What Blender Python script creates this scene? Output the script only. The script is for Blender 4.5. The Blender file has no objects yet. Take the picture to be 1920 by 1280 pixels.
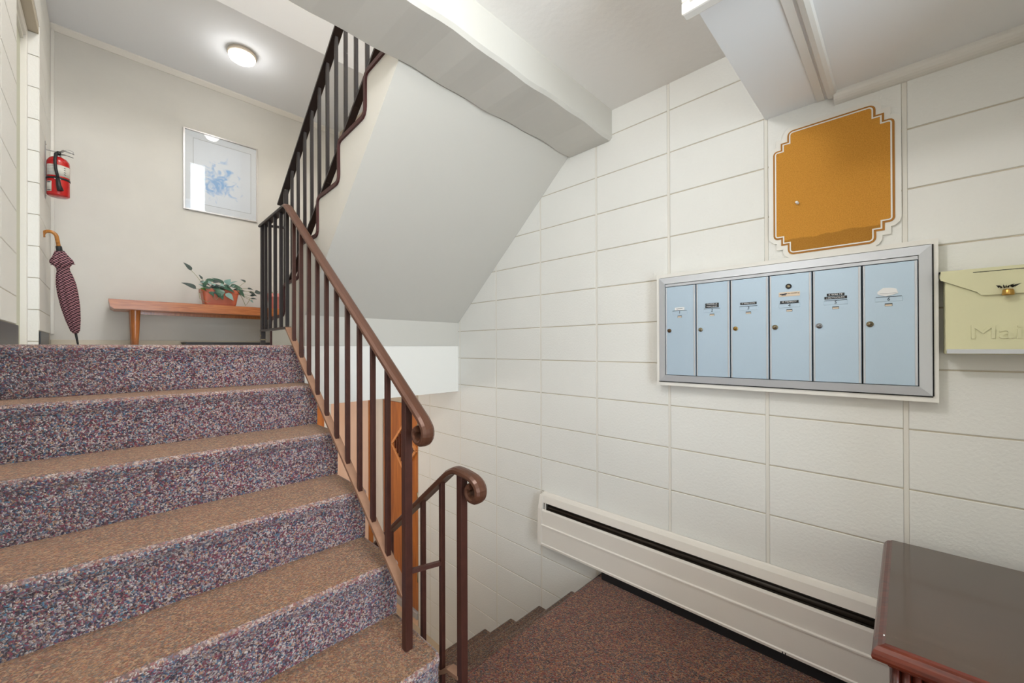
import bpy, bmesh, math, random
from mathutils import Vector, Matrix
random.seed(7)
PI = math.pi
H = 1.235            # eye height above the entry floor; heights below are written relative to the eye
sc = bpy.context.scene
COL = sc.collection

def lin(r, g, b):
    f = lambda c: (c / 255) / 12.92 if c <= 10.31475 else ((c / 255 + 0.055) / 1.055) ** 2.4
    return (f(r), f(g), f(b), 1.0)

# ------------------------------------------------------------------ camera
YAW, PITCH, ROLL, FPX = .7931, .0029, -.0032, 749.71
cd = bpy.data.cameras.new('camera'); cam = bpy.data.objects.new('camera', cd); COL.objects.link(cam)
fw = Vector((math.sin(YAW) * math.cos(PITCH), math.cos(YAW) * math.cos(PITCH), math.sin(PITCH)))
rt = Vector((math.cos(YAW), -math.sin(YAW), 0)); up = rt.cross(fw)
rt2 = rt * math.cos(ROLL) + up * math.sin(ROLL); up2 = -rt * math.sin(ROLL) + up * math.cos(ROLL)
M = Matrix((rt2, up2, -fw)).transposed().to_4x4(); M.translation = Vector((0, 0, H)); cam.matrix_world = M
cd.sensor_fit = 'HORIZONTAL'; cd.sensor_width = 36; cd.lens = 36 * FPX / 1920
cd.shift_y = (649.68 - 640) / 1920; cd.clip_start = .02
sc.camera = cam

# ------------------------------------------------------------------ world, light, exposure
w = bpy.data.worlds.new('sky'); sc.world = w; w.use_nodes = True
bgn = w.node_tree.nodes['Background']; bgn.inputs['Color'].default_value = (.62, .78, 1, 1); bgn.inputs['Strength'].default_value = 1.5
sc.view_settings.view_transform = 'Standard'; sc.view_settings.look = 'None'
sc.view_settings.gamma = 1; sc.view_settings.use_curve_mapping = False
sc.view_settings.exposure = -.13
def area(name, loc, rot, sx, sy, e, col):
    l = bpy.data.lights.new(name, 'AREA'); l.shape = 'RECTANGLE'; l.size = sx; l.size_y = sy; l.energy = e; l.color = col
    o = bpy.data.objects.new(name, l); o.location = (loc[0], loc[1], loc[2] + H); o.rotation_euler = rot; COL.objects.link(o); return o
def point(name, loc, r, e, col):
    l = bpy.data.lights.new(name, 'POINT'); l.energy = e; l.color = col; l.shadow_soft_size = r
    o = bpy.data.objects.new(name, l); o.location = (loc[0], loc[1], loc[2] + H); COL.objects.link(o); return o
# daylight entering by the glazed entry door behind the camera (upstairs it comes through the lit glass blocks)
area('entry_daylight', (.30, -1.60, -.08), (PI / 2, 0, 0), 1.0, 1.9, 64, (.80, .91, 1.0))
# lamps: entry ceiling, landing ceiling, basement; plus an unseen fill added upstairs
point('entry_lamp_light', (.20, .66, 1.12),   .055, 25, (1.0, 1.0, .985))
point('landing_lamp_light', (.81, 4.0, 2.33), .07, 2.0, (1.0, .99, .97))
point('upstairs_fill', (.5, 1.6, 3.55), .28, 128, (1.0, .985, .965))  # made-up source, placed to brighten the lower back wall
point('basement_lamp_light', (.62, 3.2, -.50), .07, 11, (1.0, .97, .92))

# ------------------------------------------------------------------ materials
MATS = {}
def nodes(m): return m.node_tree.nodes, m.node_tree.links
def mat(name, col, rough=.6, metal=0, bump=0, bscale=60, var=0, vscale=8, spec=.5, coat=0, emit=0, stretch=None):
    m = bpy.data.materials.new(name); m.use_nodes = True; N, L = nodes(m); b = N['Principled BSDF']
    c = lin(*col); b.inputs['Base Color'].default_value = c; b.inputs['Roughness'].default_value = rough
    b.inputs['Metallic'].default_value = metal; b.inputs['Specular IOR Level'].default_value = spec
    if coat: b.inputs['Coat Weight'].default_value = coat; b.inputs['Coat Roughness'].default_value = .08
    if emit: b.inputs['Emission Color'].default_value = c; b.inputs['Emission Strength'].default_value = emit
    g = N.new('ShaderNodeNewGeometry'); src = g.outputs['Position']
    if stretch:
        mp = N.new('ShaderNodeMapping'); mp.inputs['Scale'].default_value = stretch; L.new(src, mp.inputs['Vector']); src = mp.outputs['Vector']
    if var:
        n = N.new('ShaderNodeTexNoise'); n.inputs['Scale'].default_value = vscale; n.inputs['Detail'].default_value = 5; L.new(src, n.inputs['Vector'])
        r = N.new('ShaderNodeMapRange'); r.inputs['From Min'].default_value = .3; r.inputs['From Max'].default_value = .7
        r.inputs['To Min'].default_value = 1 - var; r.inputs['To Max'].default_value = 1 + var; L.new(n.outputs['Fac'], r.inputs['Value'])
        mx = N.new('ShaderNodeMix'); mx.data_type = 'RGBA'; mx.blend_type = 'MULTIPLY'; mx.inputs['Factor'].default_value = 1
        mx.inputs['A'].default_value = c; L.new(r.outputs['Result'], mx.inputs['B']); L.new(mx.outputs['Result'], b.inputs['Base Color'])
    if bump:
        n2 = N.new('ShaderNodeTexNoise'); n2.inputs['Scale'].default_value = bscale; n2.inputs['Detail'].default_value = 6; L.new(src, n2.inputs['Vector'])
        bp = N.new('ShaderNodeBump'); bp.inputs['Strength'].default_value = bump; bp.inputs['Distance'].default_value = .004
        L.new(n2.outputs['Fac'], bp.inputs['Height']); L.new(bp.outputs['Normal'], b.inputs['Normal'])
    MATS[name] = m; return m
def wood(name, c1, c2, rough=.35, scale=(2, 30, 30), coat=.3, rings=3.0):
    m = bpy.data.materials.new(name); m.use_nodes = True; N, L = nodes(m); b = N['Principled BSDF']
    g = N.new('ShaderNodeNewGeometry'); mp = N.new('ShaderNodeMapping'); mp.inputs['Scale'].default_value = scale; L.new(g.outputs['Position'], mp.inputs['Vector'])
    n = N.new('ShaderNodeTexNoise'); n.inputs['Scale'].default_value = 1; n.inputs['Detail'].default_value = 6; n.inputs['Distortion'].default_value = rings; L.new(mp.outputs['Vector'], n.inputs['Vector'])
    r = N.new('ShaderNodeValToRGB'); r.color_ramp.elements[0].position = .32; r.color_ramp.elements[1].position = .68
    r.color_ramp.elements[0].color = lin(*c1); r.color_ramp.elements[1].color = lin(*c2); L.new(n.outputs['Fac'], r.inputs['Fac']); L.new(r.outputs['Color'], b.inputs['Base Color'])
    b.inputs['Roughness'].default_value = rough; b.inputs['Coat Weight'].default_value = coat; b.inputs['Coat Roughness'].default_value = .15
    return m
def carpet(name, pal, wear_light, wear_light_col, scale=190):
    m = bpy.data.materials.new(name); m.use_nodes = True; N, L = nodes(m); b = N['Principled BSDF']
    b.inputs['Roughness'].default_value = .95; b.inputs['Specular IOR Level'].default_value = .08
    b.inputs['Sheen Weight'].default_value = .25
    g = N.new('ShaderNodeNewGeometry')
    dn = N.new('ShaderNodeTexNoise'); dn.inputs['Scale'].default_value = 90; dn.inputs['Detail'].default_value = 2; L.new(g.outputs['Position'], dn.inputs['Vector'])
    ad = N.new('ShaderNodeVectorMath'); ad.operation = 'MULTIPLY_ADD'; ad.inputs[1].default_value = (.012, .012, .012); L.new(dn.outputs['Color'], ad.inputs[0]); L.new(g.outputs['Position'], ad.inputs[2])
    v = N.new('ShaderNodeTexVoronoi'); v.inputs['Scale'].default_value = scale; L.new(ad.outputs['Vector'], v.inputs['Vector'])
    sp = N.new('ShaderNodeSeparateColor'); L.new(v.outputs['Color'], sp.inputs['Color'])
    r = N.new('ShaderNodeValToRGB'); cr = r.color_ramp; cr.interpolation = 'CONSTANT'
    for i, c in enumerate(pal):
        e = cr.elements[i] if i < 2 else cr.elements.new(i / len(pal)); e.position = i / len(pal); e.color = lin(*c)
    L.new(sp.outputs['Red'], r.inputs['Fac'])
    big = N.new('ShaderNodeTexNoise'); big.inputs['Scale'].default_value = 5; big.inputs['Detail'].default_value = 4; L.new(g.outputs['Position'], big.inputs['Vector'])
    mr = N.new('ShaderNodeMapRange'); mr.inputs['From Min'].default_value = .3; mr.inputs['From Max'].default_value = .7; mr.inputs['To Min'].default_value = wear_light - .10; mr.inputs['To Max'].default_value = wear_light + .10; L.new(big.outputs['Fac'], mr.inputs['Value'])
    mx = N.new('ShaderNodeMix'); mx.data_type = 'RGBA'; L.new(mr.outputs['Result'], mx.inputs['Factor']); L.new(r.outputs['Color'], mx.inputs['A']); mx.inputs['B'].default_value = lin(*wear_light_col)
    L.new(mx.outputs['Result'], b.inputs['Base Color'])
    bp = N.new('ShaderNodeBump'); bp.inputs['Strength'].default_value = .8; bp.inputs['Distance'].default_value = .006; bp.invert = True
    L.new(v.outputs['Distance'], bp.inputs['Height']); L.new(bp.outputs['Normal'], b.inputs['Normal'])
    return m
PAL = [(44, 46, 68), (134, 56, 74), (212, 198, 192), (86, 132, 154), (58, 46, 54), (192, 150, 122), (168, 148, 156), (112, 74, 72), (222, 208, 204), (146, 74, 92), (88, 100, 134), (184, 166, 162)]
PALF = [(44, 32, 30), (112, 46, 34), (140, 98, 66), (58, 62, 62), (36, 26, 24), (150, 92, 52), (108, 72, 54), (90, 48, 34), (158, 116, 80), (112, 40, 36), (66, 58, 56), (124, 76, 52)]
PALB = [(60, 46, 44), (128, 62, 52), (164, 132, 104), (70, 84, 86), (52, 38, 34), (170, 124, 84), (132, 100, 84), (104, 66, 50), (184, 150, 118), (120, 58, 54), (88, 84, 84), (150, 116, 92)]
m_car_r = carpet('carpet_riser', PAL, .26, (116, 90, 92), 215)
m_car_t = carpet('carpet_tread', PALB, .38, (166, 122, 86))  # same carpet as the risers; browner from wear and warm light put in
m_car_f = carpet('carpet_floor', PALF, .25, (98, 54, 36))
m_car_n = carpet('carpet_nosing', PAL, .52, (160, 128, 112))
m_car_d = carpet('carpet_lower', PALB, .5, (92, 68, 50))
m_block = mat('painted_block', (233, 232, 227), .55, bump=.35, bscale=95, var=.02, vscale=2.5)
m_mortar = mat('painted_mortar', (229, 225, 216), .6, bump=.15, bscale=120)
m_gap = mat('joint_gap', (200, 190, 172), .8)
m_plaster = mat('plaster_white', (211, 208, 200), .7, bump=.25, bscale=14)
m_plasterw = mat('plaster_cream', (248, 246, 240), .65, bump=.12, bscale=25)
m_ceil = mat('ceiling_paint', (240, 237, 232), .8, bump=.3, bscale=35)
m_ceil2 = mat('ceiling_upper_paint', (240, 243, 248), .8, bump=.08, bscale=40)
m_panel = mat('alcove_ceiling_paint', (240, 242, 243), .6, bump=.04, bscale=50)
m_vinyl = mat('wall_vinyl', (216, 213, 206), .7, bump=.10, bscale=220, var=.025, vscale=5)
m_white = mat('white_paint', (232, 229, 222), .4)
m_trimw = mat('trim_paint', (226, 223, 216), .45)
m_iron = mat('brown_iron', (74, 42, 34), .38, metal=.15, bump=.05, bscale=60, var=.12, vscale=30)
m_irond = mat('dark_iron', (46, 40, 40), .4, metal=.3, bump=.05, bscale=60)
m_iront = mat('worn_brown_iron', (92, 58, 42), .33, metal=.2, var=.15, vscale=25, stretch=(30, 6, 6))
m_barw = mat('lit_brown_iron', (150, 112, 88), .5, var=.1, vscale=30)  # lighter than the other iron: the lit top face is in the colour
m_redtrim = mat('dark_red_edging', (62, 17, 17), .5, var=.2, vscale=40)
m_black = mat('black_rubber', (30, 31, 34), .45)
m_cove = mat('cove_base', (58, 60, 66), .35)
m_dark = mat('dark_gap', (16, 14, 14), .8)
m_alum = mat('brushed_aluminium', (198, 200, 204), .5, metal=.4)
m_mdoor = mat('pale_blue_aluminium', (182, 201, 217), .45, metal=.25, var=.02, vscale=60, stretch=(1, 40, 1))
m_brass = mat('brass', (190, 150, 80), .3, metal=.9)
m_nickel = mat('nickel', (150, 138, 112), .35, metal=.85)
m_bronze = mat('bronze', (104, 80, 54), .4, metal=.8)
m_paper = mat('paper_white', (236, 236, 236), .7)
m_tag = mat('cream_sticker', (226, 208, 186), .6)
m_tape = mat('black_tape', (14, 16, 20), .35)
m_ink = mat('ink', (30, 38, 56), .6)
m_yel = mat('pale_yellow_enamel', (214, 211, 172), .38, var=.02, vscale=6)
m_heat = mat('heater_enamel', (232, 225, 216), .4)
m_fin = mat('heater_dark_fin', (44, 36, 28), .45, metal=.4)
m_mahog = wood('mahogany', (62, 20, 12), (98, 38, 20), .3, (30, 3, 30), .25)
m_mahtop = wood('mahogany_top', (58, 38, 26), (76, 52, 36), .11, (60, 4, 10), .6)
m_teak = wood('teak', (150, 82, 40), (188, 116, 66), .35, (3, 40, 40), .3)
m_teakd = wood('teak_leg', (140, 78, 34), (176, 106, 50), .3, (40, 40, 3), .4)
m_door = wood('varnished_door', (158, 82, 22), (200, 118, 44), .3, (14, 14, 1.2), .5, 2)
m_doorp = wood('glare_pale_wood', (246, 204, 172), (252, 220, 196), .3, (12, 12, 1), .6, 1)  # lamp glare on varnished wood put into the paler colour; plinth shares it
m_terra = mat('terracotta_plastic', (186, 94, 62), .35, var=.05, vscale=12)
m_pink = mat('pink_terracotta', (220, 142, 134), .45)
m_soil = mat('soil', (52, 40, 32), .95, bump=.8, bscale=80)
m_leaf = mat('leaf_green', (66, 98, 80), .35, var=.2, vscale=25)
m_leafd = mat('leaf_dark', (74, 86, 82), .35, var=.15, vscale=25)
m_leafl = mat('leaf_pale', (140, 172, 164), .4, var=.1, vscale=25)
m_stem = mat('plant_stem', (150, 150, 110), .6)
m_red = mat('extinguisher_red', (190, 18, 20), .25, coat=.4)
m_label = mat('extinguisher_label', (214, 212, 202), .5)
m_steel = mat('steel', (170, 170, 172), .3, metal=.9)
m_cane = wood('cane_handle', (150, 92, 30), (196, 132, 58), .3, (30, 30, 12), .4)
m_bulb = mat('lamp_glass', (255, 250, 240), .4, emit=4)
m_bulb2 = mat('lamp_glass_entry', (255, 246, 230), .4, emit=4)
m_lampring = mat('lamp_ring', (216, 204, 188), .45, metal=.1)
m_greendoor = mat('cream_door', (206, 208, 186), .45)
m_mat_board = mat('mat_board', (222, 226, 230), .8)
m_matbevel = mat('mat_bevel', (176, 178, 180), .7)
m_silver = mat('silver_frame', (176, 172, 170), .3, metal=.8)
m_mortargl = mat('block_window_mortar', (200, 204, 208), .7)

def special():
    # tartan umbrella cloth
    m = bpy.data.materials.new('tartan_cloth'); m.use_nodes = True; N, L = nodes(m); b = N['Principled BSDF']; b.inputs['Roughness'].default_value = .75
    g = N.new('ShaderNodeTexCoord')
    def wave(d, s, rot):
        mp = N.new('ShaderNodeMapping'); mp.inputs['Rotation'].default_value = rot; L.new(g.outputs['Object'], mp.inputs['Vector'])
        w_ = N.new('ShaderNodeTexWave'); w_.bands_direction = d; w_.inputs['Scale'].default_value = s; w_.inputs['Distortion'].default_value = .8; L.new(mp.outputs['Vector'], w_.inputs['Vector']); return w_.outputs['Fac']
    r = N.new('ShaderNodeValToRGB'); r.color_ramp.interpolation = 'CONSTANT'
    es = [(0, (34, 16, 28)), (.30, (96, 18, 38)), (.62, (60, 16, 36)), (.80, (160, 46, 66)), (.93, (222, 178, 186))]
    for i, (p, c) in enumerate(es):
        e = r.color_ramp.elements[i] if i < 2 else r.color_ramp.elements.new(p); e.position = p; e.color = lin(*c)
    L.new(wave('Z', 20, (.15, .75, 0)), r.inputs['Fac'])
    r2 = N.new('ShaderNodeValToRGB'); r2.color_ramp.interpolation = 'CONSTANT'
    es = [(0, (20, 12, 26)), (.35, (104, 20, 40)), (.7, (74, 18, 40)), (.92, (226, 190, 196))]
    for i, (p, c) in enumerate(es):
        e = r2.color_ramp.elements[i] if i < 2 else r2.color_ramp.elements.new(p); e.position = p; e.color = lin(*c)
    L.new(wave('Z', 24, (-.1, -.65, 0)), r2.inputs['Fac'])
    mx = N.new('ShaderNodeMix'); mx.data_type = 'RGBA'; mx.inputs['Factor'].default_value = .5; L.new(r.outputs['Color'], mx.inputs['A']); L.new(r2.outputs['Color'], mx.inputs['B']); L.new(mx.outputs['Result'], b.inputs['Base Color'])
    MATS['tartan'] = m
    # cork with an old water stain along its foot
    m = bpy.data.materials.new('cork'); m.use_nodes = True; N, L = nodes(m); b = N['Principled BSDF']; b.inputs['Roughness'].default_value = .85; b.inputs['Specular IOR Level'].default_value = .2
    g = N.new('ShaderNodeNewGeometry'); n = N.new('ShaderNodeTexNoise'); n.inputs['Scale'].default_value = 330; n.inputs['Detail'].default_value = 3; L.new(g.outputs['Position'], n.inputs['Vector'])
    r = N.new('ShaderNodeValToRGB'); r.color_ramp.elements[0].position = .35; r.color_ramp.elements[0].color = lin(192, 132, 52); r.color_ramp.elements[1].position = .6; r.color_ramp.elements[1].color = lin(208, 148, 62); L.new(n.outputs['Fac'], r.inputs['Fac'])
    sx = N.new('ShaderNodeSeparateXYZ'); L.new(g.outputs['Position'], sx.inputs['Vector'])
    n2 = N.new('ShaderNodeTexNoise'); n2.inputs['Scale'].default_value = 9; n2.inputs['Detail'].default_value = 7; L.new(g.outputs['Position'], n2.inputs['Vector'])
    a = N.new('ShaderNodeMath'); a.operation = 'MULTIPLY_ADD'; a.inputs[1].default_value = .05; L.new(n2.outputs['Fac'], a.inputs[0]); L.new(sx.outputs['Z'], a.inputs[2])
    mr = N.new('ShaderNodeMapRange'); mr.inputs['From Min'].default_value = H + .447; mr.inputs['From Max'].default_value = H + .451; mr.inputs['To Min'].default_value = .70; mr.inputs['To Max'].default_value = 1; L.new(a.outputs['Value'], mr.inputs['Value'])
    mx = N.new('ShaderNodeMix'); mx.data_type = 'RGBA'; mx.blend_type = 'MULTIPLY'; mx.inputs['Factor'].default_value = 1; L.new(r.outputs['Color'], mx.inputs['A']); L.new(mr.outputs['Result'], mx.inputs['B']); L.new(mx.outputs['Result'], b.inputs['Base Color'])
    MATS['cork'] = m
    m_ = mat('cork_edge', (172, 116, 46), .8); MATS['cork_edge'] = m_
    # pale watercolour print: loose blue washes on off-white paper
    m = bpy.data.materials.new('watercolour'); m.use_nodes = True; N, L = nodes(m); b = N['Principled BSDF']; b.inputs['Roughness'].default_value = .8
    tc = N.new('ShaderNodeNewGeometry'); n = N.new('ShaderNodeTexNoise'); n.inputs['Scale'].default_value = 14; n.inputs['Detail'].default_value = 5; n.inputs['Distortion'].default_value = 1.2; L.new(tc.outputs['Position'], n.inputs['Vector'])
    d = N.new('ShaderNodeVectorMath'); d.operation = 'DISTANCE'; d.inputs[1].default_value = (.765, 4.69, H + 1.60); L.new(tc.outputs['Position'], d.inputs[0])
    mr = N.new('ShaderNodeMapRange'); mr.inputs['From Min'].default_value = .05; mr.inputs['From Max'].default_value = .27; mr.inputs['To Min'].default_value = .18; mr.inputs['To Max'].default_value = -.22; L.new(d.outputs['Value'], mr.inputs['Value'])
    a = N.new('ShaderNodeMath'); a.operation = 'ADD'; L.new(n.outputs['Fac'], a.inputs[0]); L.new(mr.outputs['Result'], a.inputs[1])
    r = N.new('ShaderNodeValToRGB'); r.color_ramp.elements[0].position = .5; r.color_ramp.elements[0].color = lin(224, 229, 235); r.color_ramp.elements[1].position = .74; r.color_ramp.elements[1].color = lin(140, 182, 224); L.new(a.outputs['Value'], r.inputs['Fac']); L.new(r.outputs['Color'], b.inputs['Base Color'])
    MATS['art'] = m
    # clear pane: fresnel mix of transparent and mirror
    m = bpy.data.materials.new('clear_glass'); m.use_nodes = True; N, L = nodes(m); N.remove(N['Principled BSDF'])
    t = N.new('ShaderNodeBsdfTransparent'); gl = N.new('ShaderNodeBsdfGlossy'); gl.inputs['Roughness'].default_value = .015; f = N.new('ShaderNodeFresnel'); f.inputs['IOR'].default_value = 1.5
    ms = N.new('ShaderNodeMixShader'); L.new(f.outputs['Fac'], ms.inputs['Fac']); L.new(t.outputs['BSDF'], ms.inputs[1]); L.new(gl.outputs['BSDF'], ms.inputs[2]); L.new(ms.outputs['Shader'], N['Material Output'].inputs['Surface'])
    MATS['glass'] = m
    # day-lit glass block
    m = bpy.data.materials.new('glass_block'); m.use_nodes = True; N, L = nodes(m); b = N['Principled BSDF']
    b.inputs['Base Color'].default_value = (.8, .88, .95, 1); b.inputs['Roughness'].default_value = .2; b.inputs['Emission Color'].default_value = (.85, .93, 1, 1); b.inputs['Emission Strength'].default_value = 9
    MATS['glassblock'] = m
special()

# ------------------------------------------------------------------ mesh helpers
class G:
    """collects geometry (absolute coordinates, heights from the eye) for ONE mesh object"""
    def __init__(s): s.v = []; s.f = []; s.m = []; s.sm = []
    def add(s, vs, fs, mi=0, smooth=False):
        o = len(s.v); s.v += [tuple(p) for p in vs]
        for f in fs: s.f.append([i + o for i in f]); s.m.append(mi); s.sm.append(smooth)
        return s
    def bm(s, b, mi=0, smooth=False):
        b.verts.index_update(); s.add([v.co[:] for v in b.verts], [[v.index for v in f.verts] for f in b.faces], mi, smooth); b.free(); return s
    def box(s, x0, x1, y0, y1, z0, z1, bev=0, mi=0, seg=2):
        if x1 < x0: x0, x1 = x1, x0
        if y1 < y0: y0, y1 = y1, y0
        if z1 < z0: z0, z1 = z1, z0
        b = bmesh.new(); vs = [b.verts.new((x, y, z)) for x in (x0, x1) for y in (y0, y1) for z in (z0, z1)]
        for q in ((0, 1, 3, 2), (4, 6, 7, 5), (0, 4, 5, 1), (2, 3, 7, 6), (0, 2, 6, 4), (1, 5, 7, 3)): b.faces.new([vs[i] for i in q])
        if bev: bmesh.ops.bevel(b, geom=b.edges[:], offset=bev, segments=seg, affect='EDGES', profile=.5)
        return s.bm(b, mi, False)
    def prism(s, poly, axis, a0, a1, mi=0, bev=0, smooth=False):
        """poly of 2D points extruded along axis; axis x: (y,z), y: (x,z), z: (x,y)"""
        mk = {'x': lambda p, a: (a, p[0], p[1]), 'y': lambda p, a: (p[0], a, p[1]), 'z': lambda p, a: (p[0], p[1], a)}[axis]
        b = bmesh.new(); A = [b.verts.new(mk(p, a0)) for p in poly]; B = [b.verts.new(mk(p, a1)) for p in poly]; n = len(poly)
        b.faces.new(A); b.faces.new(B[::-1])
        for i in range(n): b.faces.new((A[i], B[i], B[(i + 1) % n], A[(i + 1) % n]))
        bmesh.ops.recalc_face_normals(b, faces=b.faces[:])
        if bev:
            es = [e for e in b.edges if (e.verts[0] in A) == (e.verts[1] in A)]
            bmesh.ops.bevel(b, geom=es, offset=bev, segments=2, affect='EDGES')
        return s.bm(b, mi, smooth)
    def sweep(s, path, sec, mi=0, up=(1, 0, 0), scale=None, smooth=False, cap=True):
        """sec: list of (a,b): a along `up`, b along the normal; mitred at the corners"""
        P = [Vector(p) for p in path]; U = Vector(up).normalized(); vs = []; n = len(sec)
        for i, p in enumerate(P):
            d0 = (p - P[i - 1]).normalized() if i else None; d1 = (P[i + 1] - p).normalized() if i < len(P) - 1 else None
            d = ((d0 or d1) + (d1 or d0)).normalized(); k = 1.0
            if d0 and d1: k = min(1 / max(.35, d.dot(d0)), 2.5)
            u = (U - d * U.dot(d)).normalized(); nn = d.cross(u)*-1
            sc_ = scale[i] if scale else 1
            for a, b_ in sec: vs.append(p + u * a * sc_ + nn * b_ * sc_ * k)
        fs = []
        for i in range(len(P) - 1):
            for j in range(n): fs.append((i * n + j, i * n + (j + 1) % n, (i + 1) * n + (j + 1) % n, (i + 1) * n + j))
        if cap: fs += [tuple(range(n))[::-1], tuple((len(P) - 1) * n + j for j in range(n))]
        return s.add(vs, fs, mi, smooth)
    def tube(s, path, r, mi=0, n=10, rs=None):
        P = [Vector(p) for p in path]; vs = []; fs = []; prev = None
        for i, p in enumerate(P):
            d = (P[min(i + 1, len(P) - 1)] - P[max(i - 1, 0)]).normalized()
            if prev is None: u = d.orthogonal().normalized()
            else: u = (prev - d * prev.dot(d)).normalized()
            prev = u; v = d.cross(u); rr = rs[i] if rs else r
            for j in range(n): a = 2 * PI * j / n; vs.append(p + (u * math.cos(a) + v * math.sin(a)) * rr)
        for i in range(len(P) - 1):
            for j in range(n): fs.append((i * n + j, i * n + (j + 1) % n, (i + 1) * n + (j + 1) % n, (i + 1) * n + j))
        fs += [tuple(range(n))[::-1], tuple((len(P) - 1) * n + j for j in range(n))]
        return s.add(vs, fs, mi, True)
    def lathe(s, c, prof, mi=0, n=20, axis=(0, 0, 1), smooth=True, flute=0, nf=8):
        A = Vector(axis).normalized(); u = A.orthogonal().normalized(); v = A.cross(u); c = Vector(c); vs = []; fs = []
        for r, h in prof:
            for j in range(n):
                a = 2 * PI * j / n; rr = r * (1 + flute * math.cos(nf * a)); vs.append(c + A * h + (u * math.cos(a) + v * math.sin(a)) * rr)
        for i in range(len(prof) - 1):
            for j in range(n): fs.append((i * n + j, i * n + (j + 1) % n, (i + 1) * n + (j + 1) % n, (i + 1) * n + j))
        fs += [tuple(range(n))[::-1], tuple((len(prof) - 1) * n + j for j in range(n))]
        return s.add(vs, fs, mi, smooth)

BASE = {}
def build(name, g, mats, parent=None, label=None, cat=None, kind=None, group=None, base=None):
    """one mesh object; coordinates become relative to the base of the thing it belongs to"""
    if not isinstance(mats, (list, tuple)): mats = [mats]
    root = parent
    while root is not None and root.parent is not None: root = root.parent
    if parent is None:
        if base is None:
            xs = [p[0] for p in g.v]; ys = [p[1] for p in g.v]; zs = [p[2] for p in g.v]
            base = ((min(xs) + max(xs)) / 2, (min(ys) + max(ys)) / 2, min(zs))
        off = Vector(base)
    else: off = BASE[root.name]
    me = bpy.data.meshes.new(name); me.from_pydata([(p[0] - off.x, p[1] - off.y, p[2] - off.z) for p in g.v], [], g.f)
    for m in mats: me.materials.append(m)
    me.polygons.foreach_set('material_index', g.m); me.polygons.foreach_set('use_smooth', g.sm)
    b = bmesh.new(); b.from_mesh(me); bmesh.ops.recalc_face_normals(b, faces=b.faces[:]); b.to_mesh(me); b.free(); me.update()
    o = bpy.data.objects.new(name, me); COL.objects.link(o)
    if parent is None: o.location = (off.x, off.y, off.z + H); BASE[o.name] = off
    else: o.parent = parent
    if label: o['label'] = label
    if cat: o['category'] = cat
    if kind: o['kind'] = kind
    if group: o['group'] = group
    return o
def thing(name, label, cat, base, group=None, kind=None):
    o = bpy.data.objects.new(name, None); o.empty_display_size = .05; COL.objects.link(o); o.location = (base[0], base[1], base[2] + H); BASE[o.name] = Vector(base)
    if label: o['label'] = label
    if cat: o['category'] = cat
    if group: o['group'] = group
    if kind: o['kind'] = kind
    return o
def copies(src, parent, locs, label=None):
    """more pieces like src, sharing its mesh"""
    for l in locs:
        o = src.copy(); o.location = l; o.parent = parent; COL.objects.link(o)
def struct(name, g, m, parent=None): return build(name, g, m, parent, kind=None if parent else 'structure')
def text(name, s, parent, m, origin, X, Y, size, depth=.0006, shear=0, width=None):
    cu = bpy.data.curves.new('t', 'FONT'); cu.body = s; cu.size = size; cu.extrude = depth; cu.align_x = 'CENTER'; cu.align_y = 'CENTER'; cu.resolution_u = 2; cu.shear = shear
    t = bpy.data.objects.new('t', cu); COL.objects.link(t); me = bpy.data.meshes.new_from_object(t); bpy.data.objects.remove(t)
    X = Vector(X); Y = Vector(Y); Z = X.cross(Y); g = G(); k = 1
    if width:
        xs = [v.co.x for v in me.vertices]; k = width / (max(xs) - min(xs))
    g.add([Vector(origin) + X * v.co.x * k + Y * v.co.y + Z * v.co.z for v in me.vertices], [list(p.vertices) for p in me.polygons])
    return build(name, g, m, parent)
WX, WY = (0, -1, 0), (0, 0, 1)          # writing on the right wall

XL, XR, YB = -.30, 1.905, 4.70
FZ = -1.235                              # entry floor
LZ = .015                                # landing floor
BZ = -2.42                               # basement floor
# ------------------------------------------------------------------ setting: floors, ceilings, walls
struct('floor', G().box(XL - .2, XR + .2, -1.8, 1.06, FZ - .16, FZ), m_car_f)
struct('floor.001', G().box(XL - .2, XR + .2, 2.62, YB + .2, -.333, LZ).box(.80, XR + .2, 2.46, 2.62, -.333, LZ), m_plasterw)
struct('floor.002', G().box(.2, XR + .4, 2.2, 4.2, BZ - .1, BZ), mat('basement_vinyl', (196, 176, 150), .4))
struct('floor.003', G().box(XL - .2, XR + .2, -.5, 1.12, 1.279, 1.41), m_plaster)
struct('ceiling', G().box(XL - .2, XR + .2, .41, 1.125, 1.272, 1.278).box(XL - .2, 1.08, -1.8, .41, 1.272, 1.278), m_ceil)
struct('ceiling.001', G().box(XL - .2, XR + .2, 3.53, YB + .2, 2.51, 2.6), m_ceil2)
struct('ceiling.002', G().prism([(-.5, 4.0), (1.4, 4.0), (3.53, 2.51), (3.62, 2.58), (1.45, 4.12), (-.5, 4.12)], 'x', XL - .2, XR + .2), m_ceil2)
g = G().box(1.08, XR + .1, -.6, .408, .934, 1.275)
struct('ceiling.003', g, m_panel)
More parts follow.
